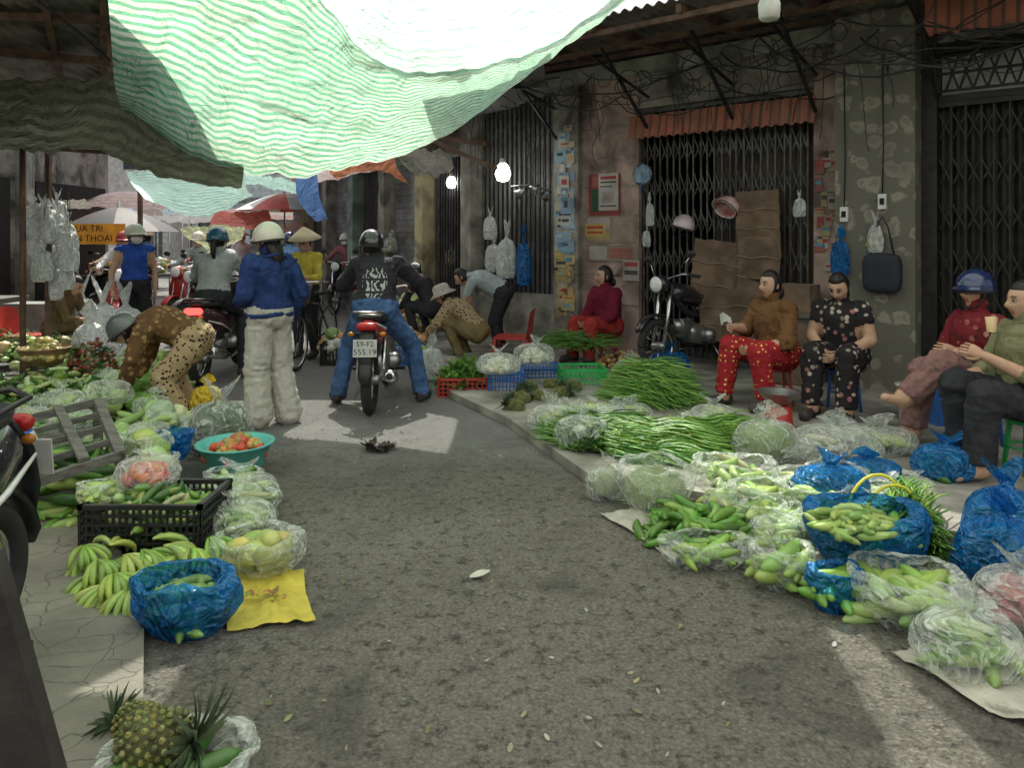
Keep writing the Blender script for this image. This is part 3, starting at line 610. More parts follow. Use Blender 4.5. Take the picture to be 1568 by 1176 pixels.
def sit(seat=.34,lean=.05,**ov):
    z=seat+.10
    J=mirror(dict(pel=(0,0,z),chest=(0,lean*.6,z+.27),neck=(0,lean,z+.455),head=(0,lean+.035,z+.60),sh=(.16,lean,z+.40),el=(.20,lean+.10,z+.15),ha=(.10,lean+.30,z+.08),hi=(.09,0,z-.01),kn=(.13,.40,z+.06),an=(.13,.44,.085),to=(.14,.58,.035)))
    J.update(ov); return J
def ride(**ov):
    J=mirror(dict(pel=(0,-.25,.86),chest=(0,-.18,1.12),neck=(0,-.10,1.30),head=(0,-.06,1.44),sh=(.17,-.12,1.25),el=(.30,.08,1.06),ha=(.30,.30,1.02),hi=(.09,-.22,.82),kn=(.20,.14,.66),an=(.17,.02,.30),to=(.18,.16,.26)))
    J.update(ov); return J
full=lambda sh,pa,shoe,cuff=.97: dict(torso=[(.22,pa),(9,sh)],uarm=[(9,sh)],farm=[(cuff,sh),(9,skin)],thigh=[(9,pa)],shin=[(9,pa)],foot=[(9,shoe)])
def short(sh,pa,shoe,sl=.55,pl=.85): return dict(torso=[(.18,pa),(9,sh)],uarm=[(sl,sh),(9,skin)],thigh=[(9,pa)],shin=[(pl,pa),(9,skin)],foot=[(9,shoe)])
denim=M('denim_jacket',(.024,.046,.145),.85,var=.45,vs=9,bump=.7,bs=14,spec=.15,dist=.04); cream=cloth('cream_trousers',(.48,.46,.40),.1)
helmw=M('cream_helmet',(.66,.62,.52),.25,var=.06,bump=0,coat=.6); helmk=M('black_helmet',(.02,.016,.024),.15,bump=0,coat=1); helmb=M('navy_helmet',(.015,.030,.10),.2,bump=0,coat=.8); helmg=M('grey_helmet',(.12,.14,.135),.3,bump=0,coat=.5); helmt=M('teal_helmet',(.02,.12,.18),.25,bump=0,coat=.5)
jeans=M('blue_jeans',(.065,.125,.27),.85,var=.45,vs=7,bump=.7,bs=16,spec=.15,dist=.04)
rj,nt,o=_nt('printed_black_jacket'); v=coord(nt); p=nd(nt,'ShaderNodeBsdfPrincipled',Roughness=.8); sx=nt.nodes.new('ShaderNodeSeparateXYZ'); nt.links.new(v,sx.inputs[0])
wv=nd(nt,'ShaderNodeTexWave',Scale=7,Distortion=11,Detail=2); wv.inputs['Detail Scale'].default_value=2.0; nt.links.new(v,wv.inputs[0])
ex=math_(nt,'MULTIPLY',sx.outputs[0],8.0); ez=math_(nt,'MULTIPLY',math_(nt,'SUBTRACT',sx.outputs[2],1.10),6.2)
ed=math_(nt,'ADD',math_(nt,'MULTIPLY',ex,ex),math_(nt,'MULTIPLY',ez,ez)); ed=math_(nt,'ADD',ed,math_(nt,'MULTIPLY',noi(nt,14,v),.7))
rows=math_(nt,'GREATER_THAN',math_(nt,'FRACT',math_(nt,'MULTIPLY',sx.outputs[2],9.0)),.2)
k_=math_(nt,'MULTIPLY',math_(nt,'MULTIPLY',math_(nt,'LESS_THAN',ed,1.15),math_(nt,'LESS_THAN',sx.outputs[1],-.2)),math_(nt,'MULTIPLY',rows,math_(nt,'GREATER_THAN',wv.outputs['Fac'],.62)))
nt.links.new(mixc(nt,k_,(.022,.019,.028),(.5,.5,.5)),p.inputs['Base Color']); nt.links.new(bumpn(nt,noi(nt,14,v,5,.8),.7,.04),p.inputs['Normal']); nt.links.new(p.outputs[0],o.inputs[0])
shoew=M('white_shoe',(.6,.6,.58),.6,bump=.1); shoek=M('dark_shoe',(.05,.04,.04),.6,bump=.1)
def denim_extra(mb,J):
    mb.add(tube([(-.10,-.05,1.335),(0,-.09,1.36),(.10,-.05,1.335),(.07,.05,1.31)],[.025,.03,.025,.015],8,.6),denim)
    mb.add(tube([(.185*math.cos(t),.142*math.sin(t),.885+.008*math.sin(3*t)) for t in np.linspace(0,2*math.pi,25)],.022,8),denim)
person('standing_woman',(-1.93,5.98,0),math.radians(52),stand(1.60,head=(0,.02,1.47),elR=(.24,-.06,1.05),haR=(.20,.02,.84),elL=(-.22,0,1.05),haL=(-.15,.16,.98),anR=(.13,-.06,.085),toR=(.16,.08,.035)),
  full(denim,cream,shoew,.96),dict(hair='long',hat='helmet',hatmat=helmw,yaw=.25,pitch=-.15),vox=.014,lr=(.092,.088,.092),ar=(.066,.058,.048),torso=(1.12,1.15),fold=.014,extra=denim_extra)
person('motorbike_rider',(-1.23,6.95,0),math.radians(3),ride(pel=(0,-.28,.86),head=(-.06,-.10,1.42),hiR=(.10,-.25,.80),hiL=(-.10,-.25,.80),knR=(.30,.0,.50),knL=(-.28,.0,.50),anR=(.40,-.14,.09),anL=(-.34,-.22,.09),toR=(.44,.02,.035),toL=(-.38,-.06,.035),elR=(.36,.02,1.08),elL=(-.34,.04,1.05)),
  full(rj,jeans,shoek),dict(hair='short',hat='helmet',hatmat=helmk,yaw=.5,roll=.05),vox=.014,lr=(.092,.07,.058),ar=(.068,.055,.042),torso=(1.18,1.1),fold=.013)
grey=cloth('grey_shirt',(.33,.37,.34)); kh=cloth('dark_trousers',(.035,.035,.04))
person('scooter_rider',(-3.18,8.2,0),0.05,ride(head=(0,-.10,1.46),anR=(.30,-.2,.09),toR=(.32,-.05,.035)),full(grey,kh,shoek),dict(hair='pony',hat='helmet',hatmat=helmt,pitch=-.1),vox=.018,torso=(1.1,1.1),ar=(.062,.05,.035))
brfl=Mpat('brown_floral',(.13,.07,.03),[(.33,.17,.05),(.07,.05,.03),(.38,.24,.10)],22,.42); leop=Mpat('leopard_print',(.40,.30,.17),[(.03,.02,.015)],30,.33)
person('stooping_vendor',(-2.72,6.15,0),math.radians(100),mirror(dict(pel=(0,-.12,.66),chest=(0,.12,.80),neck=(0,.28,.80),head=(0,.42,.74),sh=(.17,.22,.78),el=(.22,.30,.53),ha=(.14,.38,.30),hi=(.10,-.12,.62),kn=(.15,.10,.36),an=(.14,-.05,.085),to=(.15,.10,.035))),
  full(brfl,leop,shoek,.9),dict(hair='short',hat='helmet',hatmat=helmg,pitch=-.7),ar=(.065,.055,.045),torso=(1.12,1.15),lr=(.10,.078,.06),fold=.013,hands={'L':dict(c=.8),'R':dict(c=.8)})
bt=cloth('blue_vest',(.035,.09,.40))
person('standing_man',(-4.72,9.4,0),math.radians(-150),stand(1.66,elR=(.26,.05,1.05),haR=(.26,.16,.85)),dict(torso=[(.2,kh),(9,bt)],uarm=[(.05,bt),(9,skin)],thigh=[(9,kh)],shin=[(.3,kh),(9,skin)],foot=[(9,shoek)]),dict(hair='short',hat='helmet',hatmat=helmw,mask=white,yaw=.6),vox=.018)
yel=cloth('yellow_jacket',(.55,.47,.07)); straw=M('palm_leaf_hat',(.58,.50,.32),.7,var=.15,bump=.3)
person('woman_in_conical_hat',(-2.55,9.3,0),math.radians(165),stand(1.55,elR=(.25,.1,1.05),haR=(.32,.3,1.0),elL=(-.22,.1,1.0),haL=(-.2,.3,1.0)),full(yel,kh,shoek),dict(hair='short',hat='cone',hatmat=straw,mask=cloth('pink_mask',(.5,.3,.3)),pitch=-.2),vox=.02)
person('squatting_woman',(-.55,9.15,0),math.radians(78),mirror(dict(pel=(0,-.15,.34),chest=(0,.05,.56),neck=(0,.2,.70),head=(0,.30,.78),sh=(.16,.17,.66),el=(.2,.32,.45),ha=(.12,.46,.32),hi=(.10,-.13,.32),kn=(.17,.22,.48),an=(.14,.05,.085),to=(.15,.2,.035))),
  full(leop,cloth('olive_trousers',(.20,.15,.07)),shoek,.9),dict(hair='low',hat='bucket',hatmat=cloth('pale_hat',(.5,.47,.40)),pitch=-.4),vox=.018,ar=(.065,.055,.04),torso=(1.1,1.1))
shg=cloth('pale_blue_shirt',(.36,.42,.42))
person('bending_customer',(-.30,9.75,0),math.radians(80),mirror(dict(pel=(0,-.2,.78),chest=(0,.05,.92),neck=(0,.22,.97),head=(0,.36,.97),sh=(.17,.18,.92),el=(.2,.28,.66),ha=(.15,.4,.46),hi=(.1,-.2,.74),kn=(.12,-.08,.42),an=(.12,-.15,.085),to=(.13,.0,.035))),
  short(shg,kh,shoek,.7,.95),dict(hair='short',pitch=-.6),vox=.018,torso=(1.1,1.1))
person('squatting_man',(-1.15,10.4,0),math.radians(60),mirror(dict(pel=(0,-.1,.5),chest=(0,.05,.75),neck=(0,.15,.9),head=(0,.24,1.0),sh=(.16,.13,.86),el=(.2,.25,.62),ha=(.12,.4,.5),hi=(.1,-.1,.48),kn=(.15,.25,.55),an=(.14,.1,.085),to=(.15,.25,.035))),full(kh,kh,shoek),dict(hair='short',pitch=-.5),vox=.02)
burg=cloth('burgundy_blouse',(.15,.014,.03)); redtr=cloth('red_trousers',(.32,.035,.03))
person('seated_woman_burgundy',(1.12,8.75,SW),math.radians(128),sit(.28,.04,head=(0,.06,.97)),full(burg,redtr,shoek,.9),dict(hair='low',yaw=-.5,pitch=.02),torso=(1.15,1.2),tw=1.02,ar=(.064,.055,.042),lr=(.095,.075,.055))
brown=cloth('brown_blouse',(.16,.082,.036)); polka=Mpat('polka_trousers',(.36,.022,.03),[(.75,.62,.15)],24,.22,rnd=.5)
def strap(mb,J): mb.add(tube([(-.14,.02,.84),(-.05,.145,.70),(.06,.17,.60),(.17,.10,.48),(.18,-.05,.45)],.011,6,.4),blk)
def napkin(mb,J):
    strap(mb,J); q_=J['haR']; g,C=patch([[(q_.x-.06,q_.y+.06,q_.z+.02),(q_.x,q_.y+.09,q_.z+.04),(q_.x+.05,q_.y+.08,q_.z+.02)],[(q_.x-.05,q_.y+.07,q_.z+.10),(q_.x,q_.y+.10,q_.z+.12),(q_.x+.06,q_.y+.09,q_.z+.11)]],10,8,.02,20); mb.add(g,white,None)
person('seated_woman',(2.27,6.42,SW),math.radians(118),sit(.32,.05,knR=(.16,.38,.50),anR=(.20,.42,.085),toR=(.22,.56,.035),knL=(-.14,.36,.48),anL=(-.16,.30,.085),toL=(-.16,.44,.035),elR=(.24,.12,.62),haR=(.16,.36,.66),elL=(-.22,.12,.56),haL=(-.06,.32,.50)),
  dict(torso=[(.16,polka),(9,brown)],uarm=[(9,brown)],farm=[(.25,brown),(9,skin)],thigh=[(9,polka)],shin=[(.95,polka),(9,skin)],foot=[(9,shoek)]),dict(hair='low',yaw=-.1,pitch=.03),vox=.014,torso=(1.18,1.3),ar=(.068,.055,.032),lr=(.10,.078,.06),extra=napkin,fold=.013)
bfl=Mpat('black_floral',(.022,.02,.022),[(.50,.44,.38),(.38,.14,.13),(.14,.18,.12),(.45,.38,.34)],16,.30)
person('seated_woman_floral',(2.74,6.2,SW),math.radians(142),sit(.34,.08,head=(0,.15,1.02),elR=(.23,.10,.60),haR=(.06,.34,.52),elL=(-.23,.10,.60),haL=(-.05,.36,.50)),short(bfl,bfl,shoek,.45,.95),dict(hair='low',pitch=-.45,yaw=-.1),vox=.014,torso=(1.15,1.25),ar=(.062,.05,.032),lr=(.10,.08,.06),fold=.013)
rfl=Mpat('red_floral',(.17,.018,.025),[(.48,.34,.24),(.30,.05,.05),(.07,.02,.02)],18,.34); mauve=cloth('mauve_trousers',(.25,.14,.13))
person('seated_woman_helmet',(3.24,5.20,SW),math.radians(102),sit(.33,.02,head=(0,.04,1.06),neck=(0,.02,.90),knR=(.06,.40,.50),anR=(.10,.46,.085),toR=(.10,.62,.035),knL=(-.10,.38,.58),anL=(-.02,.62,.34),toL=(-.01,.76,.35),haR=(.10,.28,.60),haL=(-.12,.30,.66),elL=(-.22,.06,.60)),
  short(rfl,mauve,skin,.85,.92),dict(hair='short',hat='helmet',hatmat=helmb,yaw=.0,pitch=.0),vox=.014,torso=(1.15,1.25),ar=(.062,.05,.032),lr=(.10,.082,.07),fold=.014)
khak=cloth('khaki_blouse',(.21,.21,.115))
person('seated_woman_khaki',(3.14,4.55,SW),math.radians(96),sit(.33,.02,head=(0,.04,1.04),knR=(.10,.40,.52),anR=(.12,.34,.085),toR=(.12,.50,.035),haL=(-.05,.34,.72),elL=(-.20,.10,.58),haR=(.15,.34,.56)),
  dict(torso=[(.16,kh),(9,khak)],uarm=[(9,khak)],farm=[(.35,khak),(9,skin)],thigh=[(9,kh)],shin=[(.95,kh),(9,skin)],foot=[(9,skin)]),dict(hair='short',yaw=-.1),vox=.014,torso=(1.15,1.25),ar=(.064,.052,.032),lr=(.10,.085,.07),fold=.014)
person('seated_vendor',(-5.6,9.2,0),math.radians(-95),sit(.28,.15,head=(0,.26,.90),neck=(0,.17,.80),elR=(.2,.3,.5),haR=(.12,.5,.5)),full(cloth('brown_dark_shirt',(.14,.10,.05)),cloth('brown_trousers',(.16,.11,.07)),shoek,.6),dict(hair='low',pitch=-.45),vox=.018)
# ---------------------------------------------------------------- motorbikes
def torus(Rm,r,seg=32,s2=8): return tube([(0,Rm*math.cos(t),Rm*math.sin(t)) for t in np.linspace(0,2*math.pi,seg+1)],r,s2)
def bike(name,loc,heading,paint,scooter=False,text='59-F2',text2='555.19',lit=False,roll=0):
    mb=MB(); wr=.29 if not scooter else .26
    for y in (-.62,.62):
        A=T((0,y,wr)); mb.add(torus(wr-.045,.045 if y<0 else .038,32,10),rubber,A); mb.add(torus(wr-.085,.013,32,6),chrome,A)
        mb.add(capsule((-.05,0,0),(.05,0,0),.045,.045),steel,A)
        for k in range(14):
            a=k/14*2*math.pi; mb.add(tube([(.03*(-1)**k,.03*math.cos(a),.03*math.sin(a)),(0,(wr-.09)*math.cos(a+.15),(wr-.09)*math.sin(a+.15))],.003,4),chrome,A)
        fr=[(0,(wr+.035)*math.cos(t),(wr+.035)*math.sin(t)) for t in (np.linspace(.5,2.4,12) if y>0 else np.linspace(.9,3.1,12))]
        mb.add(tube(fr,[.02]+[.058]*10+[.03],8,.3,(0,0,1)),paint if y>0 else blk,A)
        if y<0:
            for s in (-1,1): mb.add(tube([(s*.10,-.60,.30),(s*.11,-.45,.62)],.022,8),chrome); mb.add(tube([(s*.10,-.60,wr),(s*.08,-.1,.33)],.02,6),steel)
    for s in (-1,1): mb.add(tube([(s*.075,.62,wr),(s*.08,.50,.65),(s*.08,.42,.92)],[.018,.022,.022],8),chrome)
    mb.add(tube([(0,.42,.88),(0,.15,.62),(0,-.25,.50),(0,-.45,.60)],.035,8),blk)
    mb.add(capsule((0,.12,.40),(0,-.12,.36),.11,.12,14),steel); mb.add(capsule((0,.15,.42),(0,.30,.48),.07,.075,12),steel)
    for k in range(6): mb.add(box(-.085,.085,.17+k*.022,.178+k*.022,.36,.55),steel,smooth=False)
    mb.add(capsule((-.14,-.02,.36),(.14,-.02,.36),.075,.075,16),steel)
    if scooter:
        V=[(0,-.78,.70,.05),(0,-.68,.70,.12),(0,-.45,.62,.165),(0,-.2,.55,.17),(0,-.02,.48,.13),(0,.02,.4,.08)]
        mb.add(tube([(a,b,c) for a,b,c,_ in V],[e for *_,e in V],16,1.0,(0,0,1)),paint)
        mb.add(tube([(0,.36,.24),(0,.42,.4),(0,.46,.65),(0,.42,.9),(0,.38,.98)],[.10,.17,.19,.14,.05],16,.32,(0,1,0)),paint)
        mb.add(box(-.15,.15,0,.38,.22,.27),blk,smooth=False)
        for s in (-1,1): mb.add(tube([(s*.13,-.74,.66),(s*.175,-.5,.60),(s*.18,-.2,.5)],[.006,.012,.006],6),white)
    else:
        mb.add(tube([(0,.40,.80),(0,.30,.84),(0,.10,.80),(0,-.04,.72)],[.06,.12,.12,.07],14,.9,(0,0,1)),paint)
        mb.add(tube([(0,-.05,.62),(0,-.25,.62),(0,-.5,.70),(0,-.75,.78)],[.09,.115,.10,.05],12,.8,(0,0,1)),paint)
        for s in (-1,1): mb.add(tube([(s*.075,-.05,.66),(s*.10,-.4,.70),(s*.06,-.74,.785)],[.008,.018,.006],6),white)
    mb.add(tube([(0,.06,.76),(0,-.05,.775),(0,-.35,.79),(0,-.62,.815),(0,-.74,.83)],[.05,.115,.135,.12,.06],14,.36,(0,0,1)),blk)
    mb.add(tube([(-.11,-.5,.84),(-.12,-.72,.87),(0,-.82,.88),(.12,-.72,.87),(.11,-.5,.84)],.012,6),chrome if not scooter else blk)
    mb.add(tube([(-.34,.30,.98),(-.2,.36,1.02),(0,.40,.98),(.2,.36,1.02),(.34,.30,.98)],.012,8),chrome)
    for s in (-1,1):
        mb.add(tube([(s*.24,.345,1.01),(s*.36,.29,.978)],.018,8),rubber)
        mb.add(tube([(s*.22,.36,1.02),(s*.25,.36,1.14),(s*.29,.33,1.2)],.006,6),chrome); mb.add(sphere(.06,.018,.04,12,8),blk,T((s*.31,.33,1.22)))
        mb.add(sphere(.05,.004,.032,12,6),chrome,T((s*.31,.315,1.22)))
        mb.add(sphere(.028,.022,.02,10,8),amber,T((s*(.13 if not scooter else .07),-.80,.70))); mb.add(tube([(0,-.78,.72),(s*.12 if not scooter else s*.06,-.8,.70)],.008,5),blk)
        mb.add(tube([(s*.06,.0,.28),(s*.24,.0,.28)],.014,6),rubber)
    mb.add(sphere(.10,.09,.10,16,10),paint,T((0,.50,.93))); mb.add(sphere(.085,.03,.085,16,8),lglass,T((0,.575,.93)))
    mb.add(tube([(.06,.32,.42),(.12,.25,.24),(.15,-.1,.22),(.17,-.4,.26)],.02,8),chrome); mb.add(tube([(.17,-.30,.25),(.175,-.4,.27),(.19,-.85,.36),(.19,-.87,.365)],[.025,.05,.055,.035],14),chrome); mb.add(sphere(.03,.01,.03,10,6),blk,T((.19,-.875,.365)))
    mb.add(capsule((-.055,-.80,.76),(.055,-.80,.76),.035,.035,10),redlit if lit else redl)
    mb.add(tube([(0,-.74,.78),(0,-.84,.66),(0,-.90,.50),(0,-.90,.38)],[.06,.07,.06,.04],8,.2,(0,1,0)),blk)
    A=T((0,-.915,.60),rx=-.12); mb.add(box(-.095,.095,-.004,.004,-.07,.07),plate_m,A,smooth=False)
    mb.add(textgeo(text,.062),ink,A@T((0,-.006,.032))); mb.add(textgeo(text2,.068),ink,A@T((0,-.006,-.032)))
    mb.add(tube([(-.1,-.1,.28),(-.2,-.15,.02)],.010,6),steel)
    return mb.obj(name,loc,rot=(0,roll,heading))
bike('motorbike',(-1.23,6.95,0),math.radians(3),redp,text='59-F2',text2='555.19')
bike('scooter',(-3.18,8.2,0),.05,M('maroon_paint',(.05,.015,.02),.3,coat=.5,bump=0),True,'59-N1','654.2',lit=True)
bike('parked_motorbike',(2.05,8.15,SW),math.radians(125),M('black_paint',(.02,.02,.025),.25,coat=.6,bump=0),roll=.12)
bk=M('black_gloss_paint',(.012,.012,.013),.25,coat=.6,bump=0)
bike('parked_scooter',(-1.82,1.98,.05),math.radians(183),bk,True)
cl=[cloth('crowd_%d'%i,c_) for i,c_ in enumerate([(.4,.47,.52),(.6,.6,.6),(.35,.14,.14),(.16,.28,.48),(.55,.45,.28)])]
for i,(x,y,hd) in enumerate([(-5.3,12.6,170),(-4.4,11.2,160),(-5.9,14.5,185),(-3.9,13.2,10),(-6.9,13.2,175),(-4.9,16.0,180),(-5.9,11.4,200),(-3.3,14.8,175)]):
    h_=math.radians(hd); person('motorbike_rider',(x,y,0),h_,ride(),full(cl[i%5],kh,shoek),dict(hair='short',hat='helmet',hatmat=[helmw,helmt,helmk,helmb,redp,helmw,redp,helmw][i],mask=white if i%2 else None),vox=.03)
    bike('motorbike',(x,y,0),h_,[redp,bk,bk][i%3],i%2==0)
for i,(x,y,hd) in enumerate([(-6.6,10.9,-60),(-7.3,15,90),(-4.0,17,10),(-6.3,17.5,200),(-8,13.5,-90)]):
    person('shopper',(x,y,0),math.radians(hd),stand(1.6),full(cl[(i+2)%5],kh,shoek),dict(hair='short',hat='cone' if i%2 else 'helmet',hatmat=straw if i%2 else redp),vox=.03)
mb=MB()
for y in (-.52,.52):
    A=T((0,y,.32)); mb.add(torus(.305,.017,32,6),rubber,A); mb.add(torus(.285,.008,32,5),chrome,A)
    for k in range(16): a=k/16*2*math.pi; mb.add(tube([(0,0,0),(0,.285*math.cos(a),.285*math.sin(a))],.002,3),chrome,A)
for a,b in (((0,-.52,.32),(0,-.1,.28)),((0,-.1,.28),(0,-.22,.75)),((0,-.1,.28),(0,.36,.75)),((0,-.2,.68),(0,.36,.78)),((0,-.52,.32),(0,-.2,.68)),((0,.52,.32),(0,.34,.9))): mb.add(tube([a,b],.014,6),bk)
mb.add(tube([(-.26,.22,.98),(-.1,.34,.98),(.1,.34,.98),(.26,.22,.98)],.011,6),chrome); mb.add(sphere(.08,.13,.035,12,8),blk,T((0,-.24,.82)))
mb.add(lathe([(.12,0),(.16,.22),(.165,.22),(.125,-.002),(.001,0)],16),M('wire_basket',(.2,.2,.2),.4,.8),T((0,.52,.75))); mb.obj('bicycle',(-2.35,8.9,0),math.radians(175))
# ---------------------------------------------------------------- vegetables & goods
def cuc(L_=.2,r=.024,bend=.015,seg=9,neck=0):
    x=np.linspace(-.5,.5,9); pts=[(a*L_,bend*(1-4*a*a),0) for a in x]; rr=[r*(max(0.06,1-(2*abs(a))**3.2))**.5*(1-neck*max(0,-a*2)) for a in x]
    return tube(pts,rr,seg)
CUC=cuc(); CUC2=cuc(.17,.021,.03,9,.15); CUCL=cuc(.27,.034,.02,10,.25); CUCM=cuc(.24,.03,.035,10,.35); BITTER=cuc(.20,.026,.025,10,.25); EGG=cuc(.19,.028,.03,10,.4)
MANGO=sphere(.055,.04,.036,12,9); TOM=sphere(.032,.032,.027,12,8); LIME=sphere(.022,.02,.02,9,7)
def cab_geo():
    g=sphere(1,1,.85,26,18); V=[]
    for x,y,z in g[0]:
        r=1+.12*noise.noise(Vector((x*2.2,y*2.2,z*2.2)))+.06*abs(math.sin(5*math.atan2(y,x)+3*z))
        V.append((x*r,y*r,z*r))
    return np.array(V)*.085,g[1]
CAB_=cab_geo()
def leaf(L_=.14,w=.03,curl=.05):
    n=6; V=[]
    for i in range(n):
        t=i/(n-1); ww=w*math.sin(math.pi*min(.97,t*.85+.1))
        for s in (-1,0,1): V.append((t*L_,s*ww,curl*t*t*4*.25+abs(s)*ww*.35))
    return np.array(V),[gridf(3,n)]
LEAF=leaf(); LEAF2=leaf(.10,.028,.03)
BEAN=lambda L_,b1,b2,r=.0042: tube([(t*L_,b1*math.sin(t*3.1)+b2*t*t,.01*math.sin(t*9)) for t in np.linspace(-.5,.5,9)],[r*.5]+[r]*7+[r*.5],5)
BEANS=[BEAN(R(.38,.55),R(-.05,.05),R(-.1,.1)) for _ in range(10)]
def heap(mb,c,rx,ry,h,geos,mt,n,colr,rot=0,scale=(.85,1.15),tilt=.3,yaw=None,flatb=0):
    for i in range(n):
        a=R(0,2*math.pi); r=math.sqrt(random.random()); x=r*math.cos(a)*rx; y=r*math.sin(a)*ry
        z=h*(1-r**2)*R(.45,1)+.02+flatb; g=random.choice(geos)
        x,y=x*math.cos(rot)-y*math.sin(rot),x*math.sin(rot)+y*math.cos(rot)
        ya=R(0,6.28) if yaw is None else yaw+R(-.35,.35)
        mb.add(g,mt,T((c[0]+x,c[1]+y,c[2]+z),ya,R(-tilt,tilt),R(-tilt,tilt),R(*scale)),jc(random.choice(colr) if isinstance(colr,list) else colr))
def baggeo(rx,ry,h,top='knot',seed=0,seg=96,nv=56):
    V=[]; off=seed*7.3; lean=(R(-.3,.3),R(-.3,.3)); kk=R(.08,.16); sq=R(.5,.7)
    for j in range(nv):
        t=j/(nv-1)
        for i in range(seg):
            a=i/seg*2*math.pi; cx,cy=math.cos(a),math.sin(a)
            if top=='knot':
                if t<.7: tt=t/.7; r=math.sin(math.pi*(.16+.80*tt))**sq ; z=h*.72*(1-math.cos(math.pi*tt*.98))/2
                elif t<.82: k=(t-.7)/.12; r=(math.sin(math.pi*.96)**sq)*(1-k)+kk*k; z=h*(.72+.06*k)
                else: k=(t-.82)/.18; r=kk+.38*k*(.3+.7*abs(math.cos(a+seed))); z=h*(.78+.22*k*(1+.5*math.cos(2*a+seed)))
            else:
                rn=noise.noise(Vector((cx*1.3+off,cy*1.3,5)))+.18*noise.noise(Vector((cx*4+off,cy*4,9)))
                r=math.sin(math.pi*(.16+.5*min(t,.86)))**.6; z=h*(t if t<.8 else .8+(t-.8)*(.75+1.1*rn))
                if t>.86: k=(t-.86)/.14; r*=1-.22*k; z-=h*.10*k*k   # rim rolled inwards over the goods
            w=.09*noise.noise(Vector((cx*1.7+off,cy*1.7,t*2.5)))+.075*(.35-abs(noise.noise(Vector((cx*3.2+off,cy*3.2,t*3.5)))))+.03*(.35-abs(noise.noise(Vector((cx*7+off,cy*7,t*6)))))
            cre=(.09 if top=='knot' else .03)*max(0,t-.3)*(1-2*abs(math.sin(a*7+5*noise.noise(Vector((cx,cy,t*2+off))))))
            r=r*(1+w*1.5+cre); l_=max(0,t-.4)**2; V.append((rx*(r*cx+lean[0]*l_*1.6),ry*(r*cy+lean[1]*l_*1.6),z*(1+.4*w)))
    V.append((0,0,0)); k=np.arange(seg)
    return np.array(V),[gridf(seg,nv,True),np.stack([np.full(seg,len(V)-1),(k+1)%seg,k],1)]
bs=[0]
def bag(name,c,rx,ry,h,mt=None,top='knot',geos=None,colr=GREEN,n=18,vm=None,rot=0,yaw=None,scale=(.85,1.15),core=None):
    bs[0]+=1; mb=MB(); mt=mt or clear
    mb.add(baggeo(rx,ry,h,top,bs[0]),mt,T((0,0,0),rot))
    if core: g=sphere(rx*.82,ry*.82,h*.36,20,14); g=(g[0]*(1+.12*np.sin(g[0][:,:1]*60)*np.cos(g[0][:,2:]*70)),g[1]); mb.add(g,vegr,T((0,0,h*.38)),core)
    if geos:
        for i in range(n):
            a=R(0,6.28); rr=math.sqrt(random.random())*.78; u=random.random(); hh=.62*h if top=='knot' else .88*h
            z=.03+u*(hh-.05)*(1-.5*rr*rr); k=.9 if top!='knot' else (1-.4*u)
            x,y=rr*k*rx*math.cos(a)*.9,rr*k*ry*math.sin(a)*.9
            x,y=x*math.cos(rot)-y*math.sin(rot),x*math.sin(rot)+y*math.cos(rot)
            mb.add(random.choice(geos),vm or veg,T((x,y,z),R(0,6.28) if yaw is None else yaw+R(-.3,.3),R(-.3,.3),R(-.3,.3),R(*scale)),jc(random.choice(colr) if isinstance(colr,list) else colr))
    return mb.obj(name,c)
def px_bag(name,x0,x1,ybase,ytop,**k):
    z=k.pop('z',0.0); g=G((x0+x1)/2,ybase,z); d=g.y; wd=(x1-x0)/F*(d+.1); hh=(ybase-ytop)/F*d; depth=k.pop('depth',.8); ry=wd/2*depth
    top_h=max(.08,hh-ry*2*(H-z-hh*.5)/d*.55); g.y+=ry*.8; g.x*=g.y/d
    return bag(name,g,wd/2,ry,top_h*(1.2 if k.get('top','knot')=='knot' else 1.0),**k)
pinem=M('pineapple_skin',(.15,.14,.065),.6,var=.5,vs=40,bump=.4,bs=70)
def pineapple(mb,A,s=1.0,crown=1.0):
    L_=.2*s; mb.add(tube([(t*L_,0,0) for t in np.linspace(-.5,.5,9)],[.03*s,.062*s,.075*s,.08*s,.08*s,.077*s,.07*s,.055*s,.03*s],18),pinem,A,(.6,.65,.5))
    for i in range(150):
        t=i/150; a=i*2.39996; x=(t-.5)*L_*.94; rr=s*.079*math.sqrt(max(.05,1-(2*(t-.5))**4*.8))
        g=lathe([(.0105*s,0),(.0085*s,.006*s),(.003*s,.009*s),(.0005,.014*s)],6)
        mb.add(g,pinem,A@T((x,rr*math.cos(a),rr*math.sin(a)),rx=a-math.pi/2),jc((1.2,1.4,.95),.3),smooth=False)
    for i in range(40):
        a=R(0,6.28); t=i/40; sp=.25+.9*t; Lf=s*crown*R(.08,.16)
        lf=leaf(Lf,.012*s,.08*s); mb.add(lf,vegr,A@Matrix.Translation((L_*.48,0,0))@Euler((a,0,0)).to_matrix().to_4x4()@Euler((0,-sp,0)).to_matrix().to_4x4(),jc((.12,.17,.09),.4))
mb=MB(); pineapple(mb,T((0,0,.08),math.radians(2)),1.0,1.0); pineapple(mb,T((-.10,.11,.06),math.radians(168)),.7,.8); mb.obj('pineapple',G(238,1182)+Vector((0,.0,0)))
px_bag('clear_plastic_bag',150,385,1245,1180,geos=[CUC],colr=DGREEN,n=5,top='open')
ysack=M('yellow_sack',(.62,.52,.07),.7,var=.2,vs=12,bump=.5,bs=30,dirt=.25,dist=.02)
